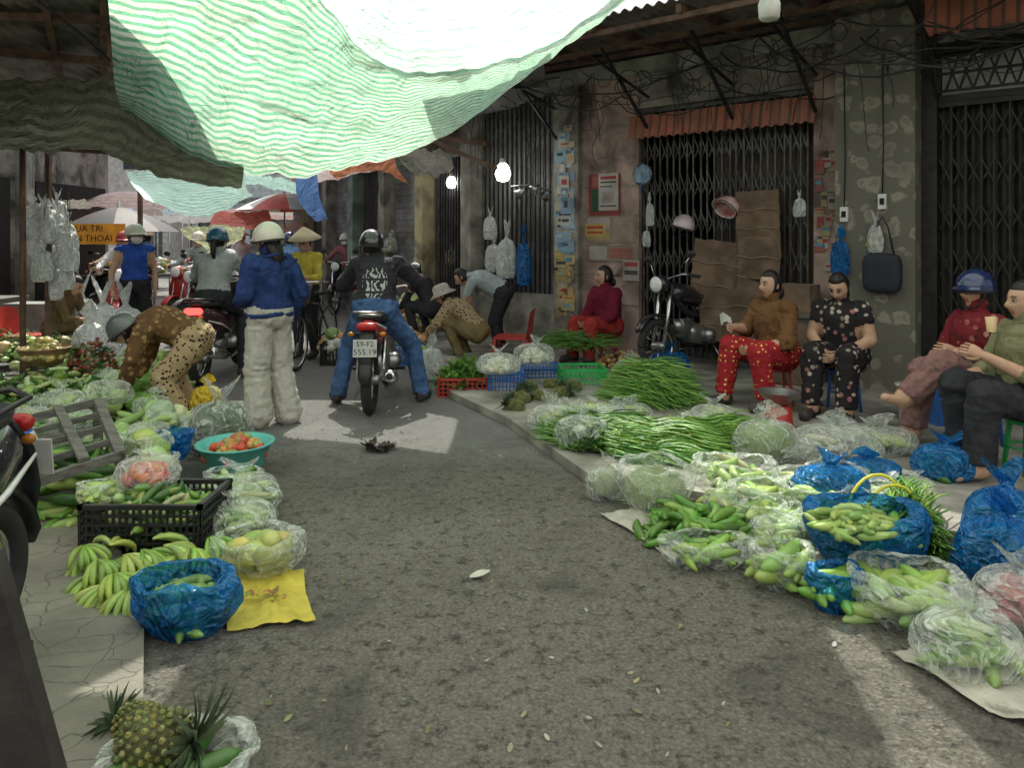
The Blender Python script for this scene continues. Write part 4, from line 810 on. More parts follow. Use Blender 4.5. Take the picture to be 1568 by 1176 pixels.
def sheet(name,pts,mt,z=.006,wr=.012):
    P=[G(x,y) for x,y in pts]; rows=[[P[0],P[0].lerp(P[1],.5)+Vector((.01,.015,0)),P[1]],[P[0].lerp(P[3],.5)+Vector((.012,0,0)),(P[0]+P[2])/2,P[1].lerp(P[2],.5)-Vector((.012,0,0))],[P[3],P[3].lerp(P[2],.5)+Vector((0,.012,0)),P[2]]]
    g,C=patch(rows,50,50,wr,7); g[0][:,2]=np.abs(g[0][:,2])+z+.004; w=MB(); w.add(g,mt); w.obj(name)
sheet('yellow_sack',[(335,868),(465,880),(484,958),(348,972)],ysack,wr=.02)
mb=MB(); g=G(405,925)
for i in range(26): mb.add(LEAF2,vegr,T((g.x+R(-.1,.1),g.y+R(-.05,.05),.032+R(0,.01)),R(0,6.28),0,0,R(.15,.4)),jc(random.choice([(.3,.3,.06),(.2,.24,.05),(.4,.2,.05)])))
mb.obj('leaf_scraps')
px_bag('bag_of_mangoes',330,468,893,800,geos=[MANGO],colr=[(.44,.50,.14),(.54,.50,.15),(.34,.46,.12)],n=50,depth=.85,top='open',z=.01)
px_bag('blue_plastic_bag',212,366,990,862,mt=bluebag,geos=[LIME,MANGO,CUC2],colr=[(.16,.30,.07),(.25,.38,.1)],n=60,top='open')
def bananas(mb,A,n=7,col=(.38,.52,.10),s=1.0):
    for i in range(n):
        a=(i/(n-1)-.5)*1.2
        P=[(.02+.17*math.sin(t*1.25)*1.05,0,.05+.10*(math.cos(t*1.25)-1)) for t in np.linspace(0,1.3,8)]
        mb.add(tube([(0,0,.05)]+P,[.006,.009,.015,.019,.020,.020,.018,.012,.004],7),veg,A@T((0,0,0),a+R(-.09,.09),R(-.2,.2),R(-.12,.12),s),jc(col,.25))
mb=MB()
for i,(x,y,rz) in enumerate([(150,905,-1.9),(190,900,-1.2),(175,925,-2.2),(215,892,-1.6),(250,885,-1.0),(290,880,-2.0),(130,880,-1.5),(235,870,-.6),(205,935,-1.4),(320,868,-1.3),(165,885,.3)]):
    g=G(x,y)
    for k in range(2): bananas(mb,T((g.x,g.y,.03+k*.05+R(0,.03)),rz+R(-.5,.5)+k,R(-.3,.3),R(-.2,.2)),6,[(.33,.48,.09),(.24,.39,.07),(.40,.50,.12)][(i+k)%3],.72)
mb.obj('banana_bunches')
def crate(name,c,wx,wy,h,mt,rz=0,nv=9,nh=5):
    mb=MB(); t=.012
    for (x0,x1,y0,y1) in ((-wx/2,wx/2,-wy/2,-wy/2+t),(-wx/2,wx/2,wy/2-t,wy/2),(-wx/2,-wx/2+t,-wy/2,wy/2),(wx/2-t,wx/2,-wy/2,wy/2)):
        for k in range(nh+1):
            z=k/nh*h; w_=.022 if k in (0,nh) else .010; mb.add(box(x0-.001*k,x1+.001*k,y0-.001*k,y1+.001*k,max(0,z-w_/2),z+w_/2),mt,smooth=False)
        n=nv if (x1-x0)>(y1-y0) else int(nv*wy/wx)+1
        for k in range(n+1):
            if (x1-x0)>(y1-y0): xx=x0+(x1-x0)*k/n; mb.add(box(xx-.006,xx+.006,y0+.002,y1-.002,0,h),mt,smooth=False)
            else: yy=y0+(y1-y0)*k/n; mb.add(box(x0+.002,x1-.002,yy-.006,yy+.006,0,h),mt,smooth=False)
    mb.add(box(-wx/2+.01,wx/2-.01,-wy/2+.01,wy/2-.01,.005,.012),mt,smooth=False)
    return mb.obj(name,c,rz)
g=G(212,862); crate('black_crate',(g.x,g.y+.2,0),.56,.38,.25,blk,0,18,6)
mb=MB(); heap(mb,(g.x,g.y+.2,.12),.24,.15,.15,[CUC,LIME,EGG,CUC2],veg,170,[DGREEN,GREEN,(.3,.4,.1),(.45,.47,.22)],tilt=.6,scale=(.6,.95)); heap(mb,(g.x,g.y+.2,.02),.24,.15,.1,[EGG],veg,40,[DGREEN]); mb.obj('green_vegetables_in_crate')
px_bag('bag_of_tomatoes',178,274,752,690,geos=[TOM],colr=[(.60,.06,.04),(.62,.18,.06)],n=90,depth=.9,z=.27)
g=G(342,742,.0); mb=MB(); mb.add(lathe([(.17,0),(.22,.13),(.24,.135),(.24,.145),(.215,.14),(.165,.012),(.001,.01)],40),teal); heap(mb,(0,0,.04),.18,.18,.12,[TOM],veg,120,[(.55,.08,.04),(.55,.28,.07),(.36,.42,.12)]); mb.obj('basin_of_tomatoes',(g.x,g.y+.2,.06))
for x0,x1,yb,yt,zz,cc in ((300,425,838,752,0,GREEN),(318,430,790,715,.0,LG),(312,402,770,712,.0,GREEN),(180,262,705,655,.25,CAB),(188,270,728,690,.2,CAB),(120,190,782,730,.2,LG),(330,425,808,742,0,LG),(280,345,800,740,0,GREEN)):
    px_bag('bag_of_gourds',x0,x1,yb,yt,geos=[CUC,CUCM] if cc!=CAB else [CAB_],colr=[cc,LG,(.45,.55,.26)],n=38 if cc!=CAB else 6,top=random.choice(['knot','open']),z=zz,scale=(.6,.95))
mb=MB(); g=G(215,690); heap(mb,(g.x,g.y+.1,0),.35,.5,.25,[CAB_,CUCM],veg,80,[CAB,LG,(.32,.47,.16),(.5,.57,.36)],scale=(.6,1.05)); mb.obj('cabbage_pile')
mb=MB(); g=G(190,640); heap(mb,(g.x,g.y+.1,0),.55,.5,.32,[CAB_,CAB_,CUCL,CUCM],veg,130,[CAB,LG,GREEN],scale=(.7,1.2)); mb.obj('cabbage_pile')
mb=MB(); g=G(150,780); heap(mb,(g.x-.15,g.y+.1,0),.38,.45,.33,[CUCL,BITTER,CUC],veg,150,[GREEN,DGREEN,LG],scale=(.6,1)); mb.obj('gourd_pile')
mb=MB(); g=G(60,640)
for i in range(9): heap(mb,(g.x+R(-.7,.8),g.y+R(-.1,.6),.05),.2,.16,R(.12,.3),[LEAF2],vegr,150,[random.choice([DGREEN,GREEN,(.14,.26,.05),(.10,.16,.05)])],tilt=.7,scale=(.4,.9))
heap(mb,(g.x,g.y+.2,0),.9,.5,.34,[EGG,CUC,BITTER,MANGO,CAB_,CUCM],veg,260,[DGREEN,GREEN,LG,CAB],scale=(.6,1)); mb.obj('mixed_greens_pile')
mb=MB(); g=G(125,605); heap(mb,(g.x,g.y+.2,.1),.28,.25,.4,[TOM,LIME],veg,190,[(.33,.06,.05),(.40,.13,.06),(.27,.2,.08)],scale=(.6,.8)); heap(mb,(g.x,g.y+.2,.1),.28,.25,.4,[LEAF2],vegr,90,[DGREEN]); mb.obj('rambutan_pile')
mb=MB(); g=G(200,600); heap(mb,(g.x,g.y+.2,0),.5,.4,.38,[CUCL,CAB_,CUCM],veg,120,[CAB,LG,(.5,.55,.35)],scale=(.6,1.1)); mb.obj('gourd_pile')
mb=MB(); g=G(40,575)
for i in range(10): heap(mb,(g.x+R(-.9,.9),g.y+R(0,.7),.1),.2,.16,R(.15,.32),[LEAF2]+BEANS[:2],vegr,120,[random.choice([DGREEN,(.18,.28,.07),(.10,.2,.04),(.3,.36,.15)])],tilt=.6,scale=(.4,.9))
heap(mb,(g.x,g.y+.3,0),1.0,.5,.40,[CAB_,MANGO,CUC],veg,180,[LG,DGREEN,(.42,.38,.18),CAB],scale=(.5,.9)); mb.obj('mixed_greens_pile')
wick=M('wicker',(.30,.20,.10),.7,var=.4,vs=20,bump=.6,bs=60,stretch=(1,1,3))
for x,y,cc,gg in ((52,612,[(.4,.36,.1),(.5,.42,.15)],MANGO),):
    mb=MB(); mb.add(lathe([(.001,.02),(.15,.0),(.19,.09),(.225,.15),(.235,.155),(.22,.165),(.18,.09),(.14,.01)],36),wick); heap(mb,(0,0,.05),.18,.18,.17,[gg],veg,90,cc,scale=(.7,1)); g=G(x,y); mb.obj('basket_of_produce',(g.x,g.y+.15,.3))
for x0,x1,yb,yt,zz in ((60,130,640,590,.2),(15,80,668,615,.2),(130,200,622,575,.25),(205,262,640,600,.15),(75,150,668,620,.25)):
    px_bag('bag_of_gourds',x0,x1,yb,yt,geos=[CUC,CAB_,CUCM],colr=[CAB,LG,GREEN],n=16,z=zz,scale=(.5,.8))
px_bag('bag_of_leafy_greens',280,388,705,600,geos=[LEAF,LEAF2],vm=vegr,colr=[(.05,.13,.03),(.08,.18,.04)],n=520,z=0,depth=.9,scale=(.5,.9),core=(.04,.09,.02))
rib=M('yellow_ribbon',(.70,.65,.06),.4,bump=.1); g=G(335,690); mb=MB()
for x,z in ((.03,.30),(.05,.12)): mb.add(tube([(x,-.235,z),(x+.03,-.25,z-.06),(x+.01,-.235,z-.12),(x+.06,-.22,z-.10)],.016,5,.3),rib)
mb.add(tube([(-.16,-.16,.25),(0,-.235,.26),(.17,-.15,.25)],.01,5,.3),rib); mb.obj('yellow_ribbon',(g.x,g.y+.17,0))
px_bag('blue_plastic_bag',232,292,708,652,mt=bluebag,top='open',z=.1); px_bag('clear_plastic_bag',195,262,690,640,geos=[CAB_],colr=CAB,n=4,z=.15,scale=(.5,.7))
px_bag('blue_plastic_bag',300,345,640,612,mt=bluebag)
px_bag('yellow_plastic_bag',292,340,632,585,mt=plastic('yellow_plastic',(.7,.5,.03),.8,.2,(.8,.6,.1)),z=.1)
TL,TR,BR,BL=W(-60,668,4.4),W(150,615,4.5),W(184,697,3.9),W(-10,760,3.6)
mb=MB()
for a,b in ((TL,TR),(TR,BR),(BR,BL),(BL,TL)): mb.add(beam(a,b,.05,.045),wood,smooth=False)
for t in (.25,.5,.75): mb.add(beam(TL.lerp(BL,t),TR.lerp(BR,t),.035,.03),wood,smooth=False)
for t in (.35,.7): mb.add(beam(TL.lerp(TR,t)+Vector((0,0,.034)),BL.lerp(BR,t)+Vector((0,0,.034)),.05,.02),wood,smooth=False)
for q_ in (TL,TR,BR,BL): mb.add(beam(q_-Vector((0,0,.025)),(q_.x,q_.y,.055),.04,.04),wood,smooth=False)
mb.obj('wooden_tray')
hm,nt,o=_nt('striped_helmet'); v=coord(nt); p=nd(nt,'ShaderNodeBsdfPrincipled',Roughness=.2); s_=nt.nodes.new('ShaderNodeSeparateXYZ'); nt.links.new(v,s_.inputs[0])
nt.links.new(ramp(nt,math_(nt,'MULTIPLY',s_.outputs[2],5),[(.0,(.75,.75,.75)),(.12,(.5,.03,.03)),(.2,(.75,.75,.75)),(.42,(.03,.12,.5)),(.9,(.03,.12,.5))]),p.inputs['Base Color']); nt.links.new(p.outputs[0],o.inputs[0])
for e in nt.nodes:
    if e.type=='VALTORGB': e.color_ramp.interpolation='CONSTANT'
mb=MB(); mb.add(HELM,hm,T((0,0,0),0,0,0,1.05)); mb.obj('motorcycle_helmet',W(14,690,3.7))
mb=MB(); mb.add(beam(W(-60,860,1.62),W(62,1290,1.62),.17,.04,(0,1,0)),wooddk,smooth=False); mb.add(beam(W(-90,1000,1.66),W(40,1000,1.66),.05,.03),wooddk,smooth=False); mb.obj('wooden_post')
# -- right side
matm=M('white_woven_sack',(.50,.48,.40),.8,var=.15,vs=10,bump=.6,bs=40,dirt=.3,dist=.02)
sheet('woven_sack_mat',[(1362,1005),(1560,985),(1720,1180),(1500,1090)],matm,wr=.03); sheet('woven_sack_mat',[(918,790),(1050,782),(1140,868),(1030,862)],matm,wr=.02); sheet('woven_sack_mat',[(1100,720),(1400,760),(1420,900),(1180,860)],matm,.003)
px_bag('bag_of_cucumbers',1405,1562,1055,915,geos=[CUC,CUC2,BITTER],colr=[(.30,.43,.11),GREEN],n=34,depth=.8,scale=(.7,1))
px_bag('bag_of_cucumbers',1305,1482,982,852,geos=[CUCL,CUCM],colr=[(.32,.48,.12),(.24,.42,.09),(.38,.50,.18)],n=30,depth=.9,top='open')
px_bag('clear_plastic_bag',1492,1640,985,850,geos=[EGG],colr=[(.32,.09,.12),(.4,.15,.14)],n=30,top='knot',mt=clear)
px_bag('clear_plastic_bag',1500,1640,905,800,geos=[CUC2],colr=[(.5,.5,.4)],n=20,mt=clear2)
px_bag('bag_of_cucumbers',1150,1245,912,820,geos=[CUCL,CUC],colr=[(.30,.46,.12)],n=22,top='open')
px_bag('blue_plastic_bag',1237,1318,945,850,mt=bluebag,geos=[CUC],colr=GREEN,n=20,top='open')
px_bag('blue_plastic_bag',1240,1420,890,752,mt=bluebag,geos=[CUC,BITTER],colr=[GREEN,LG],n=80,top='open',z=.0)
mb=MB(); g=G(1330,858,.22); heap(mb,(g.x,g.y+.2,.25),.15,.13,.07,[CUC2,CUC,LIME],veg,50,[LG,(.4,.5,.16),(.27,.42,.11)],scale=(.6,.9)); mb.obj('pale_cucumbers')
for a in ((1465,1600,915,770),(1478,1620,870,730),(1400,1500,740,672),(1215,1330,780,700),(1440,1520,700,655),(1290,1380,745,695)): px_bag('blue_plastic_bag',*a,mt=bluebag,geos=[CUC,CUC2],colr=[GREEN,DGREEN],n=34,top='knot',z=.0 if a[2]>800 else SW)
mb=MB(); g=G(1085,852); heap(mb,(g.x,g.y+.18,0),.26,.24,.16,[BITTER,CUC,CUC2,CUCM],veg,120,[(.13,.30,.045),(.22,.38,.08),(.09,.21,.03)],tilt=.45,scale=(.6,.95)); mb.obj('bitter_gourd_pile')
px_bag('bag_of_cucumbers',1010,1150,878,812,geos=[CUCM],colr=[(.25,.42,.09)],n=12,top='open',mt=clear,depth=.5,scale=(.6,.8))
px_bag('bag_of_cucumbers',1148,1240,850,782,geos=[CUC],colr=[LG],n=28)
px_bag('bag_of_bean_sprouts',945,1062,796,690,geos=BEANS,colr=[(.55,.65,.38),(.45,.57,.30)],n=360,scale=(.25,.4),depth=.95,top='open',core=(.30,.38,.18))
px_bag('bag_of_bean_sprouts',898,958,770,706,geos=BEANS,colr=[(.6,.65,.42)],n=90,scale=(.15,.25),core=(.38,.42,.25))
for a in ((1065,1190,762,690),(1110,1215,790,730),(1190,1300,800,725),(1180,1290,770,715),(1290,1400,790,730),(1340,1430,760,722),(1075,1150,785,745),(1060,1120,735,700),(1240,1330,765,705),(1130,1200,815,760),(1300,1385,812,756),(1200,1260,830,775)):
    px_bag('bag_of_gourds',*a,geos=[CUCL,CUC,CUCM],colr=[LG,(.37,.50,.16),(.28,.43,.11),(.46,.54,.27)],n=28,top=random.choice(['knot','open']),z=.03,scale=(.6,.95))
def beanheap(name,c,rx,ry,h,n,yaw,cols,sp=.3,s=(.9,1.2)):
    mb=MB()
    for i in range(n):
        a=R(0,6.28); r=math.sqrt(random.random()); x=r*math.cos(a)*rx;y=r*math.sin(a)*ry; z=h*(1-r*r)*R(.5,1)+.02
        mb.add(random.choice(BEANS),veg,T((x,y,z),yaw+R(-sp,sp),R(-.1,.1),R(-.12,.12),(R(*s),R(*s),1.2)),jc(random.choice(cols),.3))
    mb.obj(name,c)
bg_=[(.16,.34,.05),(.24,.42,.09),(.09,.24,.035)]
g=G(1030,712,SW); beanheap('long_bean_pile',(g.x,g.y+.25,SW),.22,.28,.20,700,-.35,bg_)
g=G(965,690,SW); beanheap('long_bean_pile',(g.x-.12,g.y+.3,SW),.28,.25,.16,450,-.15,bg_+[(.06,.15,.025)],.5)
g=G(1010,625,SW); beanheap('long_bean_pile',(g.x,g.y+.3,SW),.26,.3,.34,700,-.5,bg_,.9)
g=G(1110,680,SW); beanheap('long_bean_pile',(g.x,g.y+.2,SW),.25,.2,.12,250,.3,bg_)
g=G(1425,850,0); beanheap('long_bean_bundle',(g.x,g.y+.2,0),.12,.2,.24,420,1.1,bg_,.25)
mb=MB()
for s_ in (0,.16): mb.add(tube([(g.x-.12+.13*math.cos(t)*1.2,g.y+.12+s_+.03*math.cos(t),.10+.19*math.sin(t)) for t in np.linspace(0,math.pi,12)],.008,5),rib)
mb.obj('yellow_ribbon')
mb=MB(); g=G(910,690,SW); heap(mb,(g.x,g.y+.15,SW),.2,.25,.12,[LEAF2],vegr,900,[DGREEN,GREEN,(.12,.25,.05)],tilt=.6,scale=(.4,.8)); mb.obj('herb_pile')
mb=MB(); g=G(900,560,SW); heap(mb,(g.x-.1,g.y+.1,.28),.3,.2,.14,BEANS,veg,260,[DGREEN,GREEN],tilt=.3); mb.obj('spring_onion_pile')
for a in ((808,880,668,612),(850,935,690,628),(905,975,650,615),(935,1000,650,612),(1000,1070,690,640),(1055,1130,660,612),(880,940,640,612),(840,900,650,615)): px_bag('bag_of_cabbage',*a,geos=[CAB_,CUC],colr=[CAB,LG,(.5,.6,.36)],n=14,z=SW,scale=(.5,.8))
px_bag('bag_of_greens',1125,1225,712,632,geos=BEANS+[CUC],colr=[LG,GREEN],n=90,z=SW,scale=(.3,.5),core=(.2,.3,.08)); px_bag('clear_plastic_bag',1208,1345,715,640,geos=[CUC],colr=[(.5,.5,.4)],n=6,z=SW,mt=clear,top='knot')
px_bag('clear_plastic_bag',1280,1400,700,645,z=SW,mt=clear,top='knot',geos=[CUC],colr=LG,n=10)
mb=MB(); mb.add(lathe([(.001,.0),(.07,.0),(.15,.09),(.16,.095),(.145,.09),(.068,.006),(.001,.005)],32),steel); mb.add(lathe([(.10,-.30),(.115,-.30),(.095,-.02),(.001,-.002)],16),redpl); mb.obj('metal_bowl',W(1192,618,5.6))
def px_crate(x0,x1,yb,yt,mt,nm,z=0):
    g=G((x0+x1)/2,yb,z); d=g.y; wd=(x1-x0)/F*d; crate(nm,(g.x,g.y+.2,z),wd*.97,.4,(yb-yt)/F*d*.8,mt,.06,10,4); return g
g=px_crate(668,745,608,575,redpl,'red_crate'); mb=MB(); heap(mb,(g.x,g.y+.2,.08),.22,.2,.22,[LEAF2],vegr,900,[(.11,.24,.045),(.17,.34,.07)],tilt=1.0,scale=(.5,.9)); mb.obj('morning_glory_heap')
g=px_crate(745,802,610,565,bluep,'blue_crate'); g=px_crate(800,860,590,560,bluep,'blue_crate'); g=px_crate(858,930,602,560,greenp,'green_crate')
for x,y in ((765,575),(820,560)): px_bag('bag_of_mushrooms',x-34,x+30,y,y-40,z=.26,geos=[LIME,TOM],colr=[(.7,.68,.56)],n=110,depth=.9)
mb=MB()
for x,y in ((800,632),(830,628),(862,622),(880,612),(812,612),(845,608),(790,645)):
    g=G(x,y); pineapple(mb,T((g.x,g.y+.1,.09),R(0,6.28),0,R(-.4,.1)),.75)
mb.obj('pineapple_pile')
ys=M('yellow_crate_p',(.65,.48,.07),.5)
for x0,x1,yb,yt,mt in ((600,660,520,495,ys),(560,610,540,515,redpl),(488,540,560,520,blk),(600,650,560,520,bluep),(650,700,515,490,bluep),(540,590,525,500,ys)):
    g=px_crate(x0,x1,yb,yt,mt,'produce_crate'); mb=MB(); heap(mb,(g.x,g.y+.2,.15),.25,.2,.25,[TOM,MANGO,CAB_],veg,60,[(.6,.6,.5),(.36,.48,.15),(.55,.26,.08)],scale=(.6,1)); mb.obj('produce_heap')
mb=MB(); g=G(640,520); heap(mb,(g.x,g.y+.8,.3),.9,.5,.3,[CAB_,CUCL,MANGO],veg,150,[(.6,.62,.5),(.4,.5,.25),(.6,.56,.35),(.36,.48,.15)]); mb.add(box(g.x-1,g.x+1,g.y+.3,g.y+1.3,.26,.30),wood,smooth=False)
for a in (-.9,.9): mb.add(box(g.x+a-.03,g.x+a+.03,g.y+.4,g.y+.46,0,.26),wood,smooth=False); mb.add(box(g.x+a-.03,g.x+a+.03,g.y+1.1,g.y+1.16,0,.26),wood,smooth=False)
mb.obj('produce_table')
mb=MB(); g=G(955,560,SW); heap(mb,(g.x,g.y,SW),.3,.2,.15,[TOM,LIME],veg,90,[(.4,.13,.06),(.45,.32,.12)]); mb.obj('onion_pile')
px_bag('blue_plastic_bag',995,1055,572,532,mt=bluebag,z=SW); px_bag('clear_plastic_bag',940,1000,580,545,z=SW,geos=[TOM],colr=(.4,.35,.2),n=20); px_bag('clear_plastic_bag',640,680,585,525,mt=clear2)
sackm=plastic('white_sack_plastic',(.82,.84,.82),.92,.35)
for px,d,h_,r_ in ((122,9.5,.98,.24),(158,8.9,.92,.24),(194,9.2,.85,.22),(138,8.4,.72,.2),(180,8.2,.62,.19)):
    bag('white_sack',((px-CX)/F*d,d,0),r_,r_*.8,h_,sackm,'knot',[CAB_],(.55,.58,.5),10)
def stool(name,c,h,mt,r=.13):
    mb=MB(); mb.add(lathe([(.001,h),(r*.9,h),(r,h-.012),(r,h-.04),(r*.96,h-.04),(.001,h-.02)],24),mt)
    for k in range(4):
        a=math.pi/4+k*math.pi/2; mb.add(tube([(r*.8*math.cos(a),r*.8*math.sin(a),h-.02),(r*1.05*math.cos(a),r*1.05*math.sin(a),0)],[.024,.02],6,.5),mt)
    mb.add(torus(r*.92,.008,24,5),mt,T((0,0,h*.45),0,0,math.pi/2)); mb.obj(name,c)
for (x,y),h,mt in (((2.27,6.42),.33,redpl),((2.74,6.2),.35,bluep),((3.24,5.20),.34,bluep),((3.14,4.55),.34,greenp),((1.12,8.75),.29,redpl)): stool('plastic_stool',(x,y,SW),h,mt)
def chair(name,c,rz,mt):
    mb=MB(); mb.add(box(-.2,.2,-.2,.2,.26,.285),mt,smooth=False)
    for a in (-.18,.18):
        for b in (-.18,.18): mb.add(tube([(a,b,.27),(a*1.15,b*1.15,0)],[.022,.018],6),mt)
    V=[];n=11
    for j in range(6):
        for i in range(n): u=(i/(n-1)-.5)*2; V.append((u*.2*(1-.12*j/5),-.2-.05*j/5-.04*(1-u*u),.28+j/5*.36-(.05*u*u*j/5)))
    mb.add((np.array(V),[gridf(n,6)]),mt); mb.obj(name,c,rz)
chair('red_plastic_chair',(-6.0,9.3,0),-1.6,redpl); chair('red_plastic_chair',(.0,9.2,0),1.4,redpl)
stool('plastic_stool',(-5.6,9.2,0),.27,redpl)
mb=MB(); mb.add(lathe([(.09,0),(.12,.26),(.125,.26),(.125,.28),(.001,.281)],24),white); mb.add(torus(.12,.006,20,5),white,T((0,0,.2),0,0,1.2)); mb.obj('white_bucket',(3.12,5.85,SW))
mb=MB(); mb.add(box(-.15,.15,-.1,.1,0,.30),bluep,smooth=False); mb.add(lathe([(.03,.3),(.032,.42),(.012,.47),(.013,.49),(.001,.49)],14),plastic('bottle',(.7,.8,.8),.4)); mb.obj('side_table',(3.35,5.75,SW))
# ---------------------------------------------------------------- facade clutter
def poster(name,px0,px1,py0,py1,bg,items,off=.015,mb=None):
    own=mb is None; m_=M(name+'_paper',bg,.7,var=.12,bump=.1,dirt=.4); s0,s1=fs(px0),fs(px1); z0,z1=fz((px0+px1)/2,py1),fz((px0+px1)/2,py0); mb=mb or MB(); fbox(mb,s0,s1,z0,z1,off-.004,off,m_)
    for (a,b,c_,d_,col) in items:
        mm=M(name+'_ink',col,.7,var=.2,bump=0,dirt=.3); fbox(mb,s0+(s1-s0)*a,s0+(s1-s0)*b,z1-(z1-z0)*d_,z1-(z1-z0)*c_,off+.001,off+.003,mm)
    if own: mb.obj(name)
Rd=(.38,.05,.05);Wh=(.52,.49,.44);Yw=(.48,.37,.10);Bl=(.12,.28,.42);Dk=(.06,.055,.05)
poster('red_poster',903,951,266,330,(.28,.05,.045),[(.1,.9,.05,.3,(.36,.1,.08)),(.1,.45,.35,.9,(.02,.08,.04)),(.5,.95,.35,.85,(.27,.2,.14))])
poster('white_poster',918,948,265,322,Wh,[(.1,.9,.08,.16,Rd),(.1,.9,.22,.26,Dk),(.1,.7,.34,.37,Dk),(.2,.8,.5,.8,(.40,.35,.3)),(.1,.9,.86,.9,Dk)],.022)
poster('notice_poster',897,975,328,372,(.30,.23,.18),[(.05,.5,.1,.5,(.40,.37,.33)),(.55,.95,.1,.9,(.34,.25,.2)),(.05,.5,.6,.9,(.38,.3,.14))],.014)
poster('notice_poster',897,928,342,362,Yw,[(.1,.9,.2,.4,Rd),(.1,.9,.6,.75,Rd)],.02)
poster('notice_poster',900,978,375,400,(.28,.22,.17),[(.05,.4,.1,.9,(.38,.36,.32)),(.45,.9,.2,.8,(.32,.13,.1))],.016)
poster('notice_poster',955,980,398,430,(.42,.38,.34),[(.1,.9,.1,.3,Rd),(.1,.9,.5,.7,Dk)],.018)
mb=MB()
for i in range(90):
    t=R(0,1); y0=185+t*290; x0=857+R(0,14); hh=R(7,26); ww=R(10,24)
    c_=random.choice([(.30,.42,.48),(.42,.46,.45),(.45,.38,.27),(.34,.37,.38),(.46,.43,.36),(.22,.34,.44),(.24,.38,.46)]) if t<.68 else random.choice([(.48,.36,.14),(.42,.30,.13),(.38,.33,.18),(.5,.4,.2)])
    poster('sticker',x0,min(889,x0+ww),y0,min(482,y0+hh),c_,[(R(.05,.3),R(.5,.9),.2,R(.3,.7),random.choice([Rd,Wh,Bl,Yw,Dk,(.3,.45,.52)]))],.104+.0035*(i%7),mb)
mb.obj('sticker_collage')
mb=MB()
for i in range(22):
    x0=R(1246,1276); y0=R(215,420); poster('sticker',x0,x0+R(8,18),y0,y0+R(8,24),random.choice([(.40,.37,.33),(.3,.1,.08),(.38,.31,.14),(.35,.3,.26)]),[(.1,.9,.2,.5,random.choice([Rd,Dk,Bl]))],.012+.004*(i%5),mb)
mb.obj('sticker_collage')
card=M('cardboard',(.19,.125,.085),.85,var=.35,vs=5,bump=.5,bs=20,dirt=.6)
tape=M('tape_strip',(.30,.25,.19),.3)
def fq(name,x0,y0,x1,y1,off,mt,rot=0):
    s0,s1=fs(x0),fs(x1); zc=(fz((x0+x1)/2,y0)+fz((x0+x1)/2,y1))/2; hh=abs(fz((x0+x1)/2,y0)-fz((x0+x1)/2,y1))/2; mb=MB(); n=24
    xs=np.linspace(-(s1-s0)/2,(s1-s0)/2,n); zs=np.linspace(-hh,hh,n); V=[]
    for z in zs:
        for x in xs: V.append((x+.012*noise.noise(Vector((z*9,3,x0))),-.02*noise.noise(Vector((x*5,z*5,x0)))-.012*noise.noise(Vector((x*14,z*14,x0)))-.03*abs(x)*abs(z),z+.012*noise.noise(Vector((x*9,7,x0)))))
    A=FM@T(((s0+s1)/2,-off,zc))@Euler((0,rot,0)).to_matrix().to_4x4(); mb.add((np.array(V),[gridf(n,n)]),mt,A)
    for k in (-.33,.33): mb.add(tube([(x,-.02,hh*k+.01*math.sin(x*20)) for x in xs],.004,5),tape,A)
    mb.obj(name)
fq('cardboard_sheet',1068,368,1140,470,.14,card,.1); fq('cardboard_sheet',1134,292,1200,378,.12,card,-.03); fq('cardboard_sheet',1140,362,1204,455,.18,card,.03); fq('cardboard_sheet',1085,440,1185,520,.22,card,-.08)
mb=MB(); mb.add(box(-.2,.2,-.15,.15,0,.28),card,smooth=False); mb.add(box(-.2,.2,-.04,.04,.281,.284),tape,smooth=False); mb.add(beam((-.2,-.15,.28),(-.3,-.3,.34),.2,.006),card,smooth=False); g=FP(1235,500,.35); mb.obj('cardboard_box',(g.x,g.y,.75),-.7)
mb=MB(); mb.add(box(-.25,.25,-.2,.2,0,.7),wood,smooth=False); mb.add(box(-.28,.28,-.23,.23,.701,.73),wood,smooth=False); mb.add(box(-.23,-.01,-.215,-.2005,.05,.65),card,smooth=False); mb.add(box(.01,.23,-.215,-.2005,.05,.65),card,smooth=False); mb.obj('wooden_cabinet',(g.x,g.y,.02),-.7)
def hang(name,px,py,off,build):
    q_=FP(px,py,off); mb=MB(); build(mb); mb.add(tube([(0,.0,.12),(0,off*.5,.2)],.003,4),iron); mb.obj(name,q_,math.radians(-40))
pw=M('pink_white_helmet',(.55,.45,.46),.3,coat=.5,var=.3); rw=M('red_white_helmet',(.5,.03,.03),.3,coat=.5,col2=(.7,.7,.7),vs=5,var=.0)
hang('hanging_helmet',1053,348,.12,lambda m_: add_helmet(m_,T((0,0,0),rx=.2,ry=.2,rz=1.3),pw))
hang('hanging_helmet',1118,320,.14,lambda m_: add_helmet(m_,T((0,0,0),rx=.3,ry=.9,rz=1.6,s=1.1),rw,white))
hang('hanging_fan',993,268,.14,lambda m_: (m_.add(lathe([(.001,0),(.09,.01),(.13,.0),(.001,-.01)],24),plastic('fan_blue',(.3,.45,.6),.7),T(rx=math.pi/2)),m_.add(tube([(.0,0,0),(-.02,0,-.2)],.008,5),bluep)))
def hb(mt,rx,rz,n=0,geos=None,col=GREEN):
    def f(m_):
        m_.add(baggeo(rx,rx*.7,rz,'knot',random.random()*9,56,36),mt,T((0,0,-rz)))
        for i in range(n): m_.add(random.choice(geos),veg,T((R(-.5,.5)*rx,R(-.3,.3)*rx,-rz*R(.6,.92)),R(0,6)),jc(col))
    return f
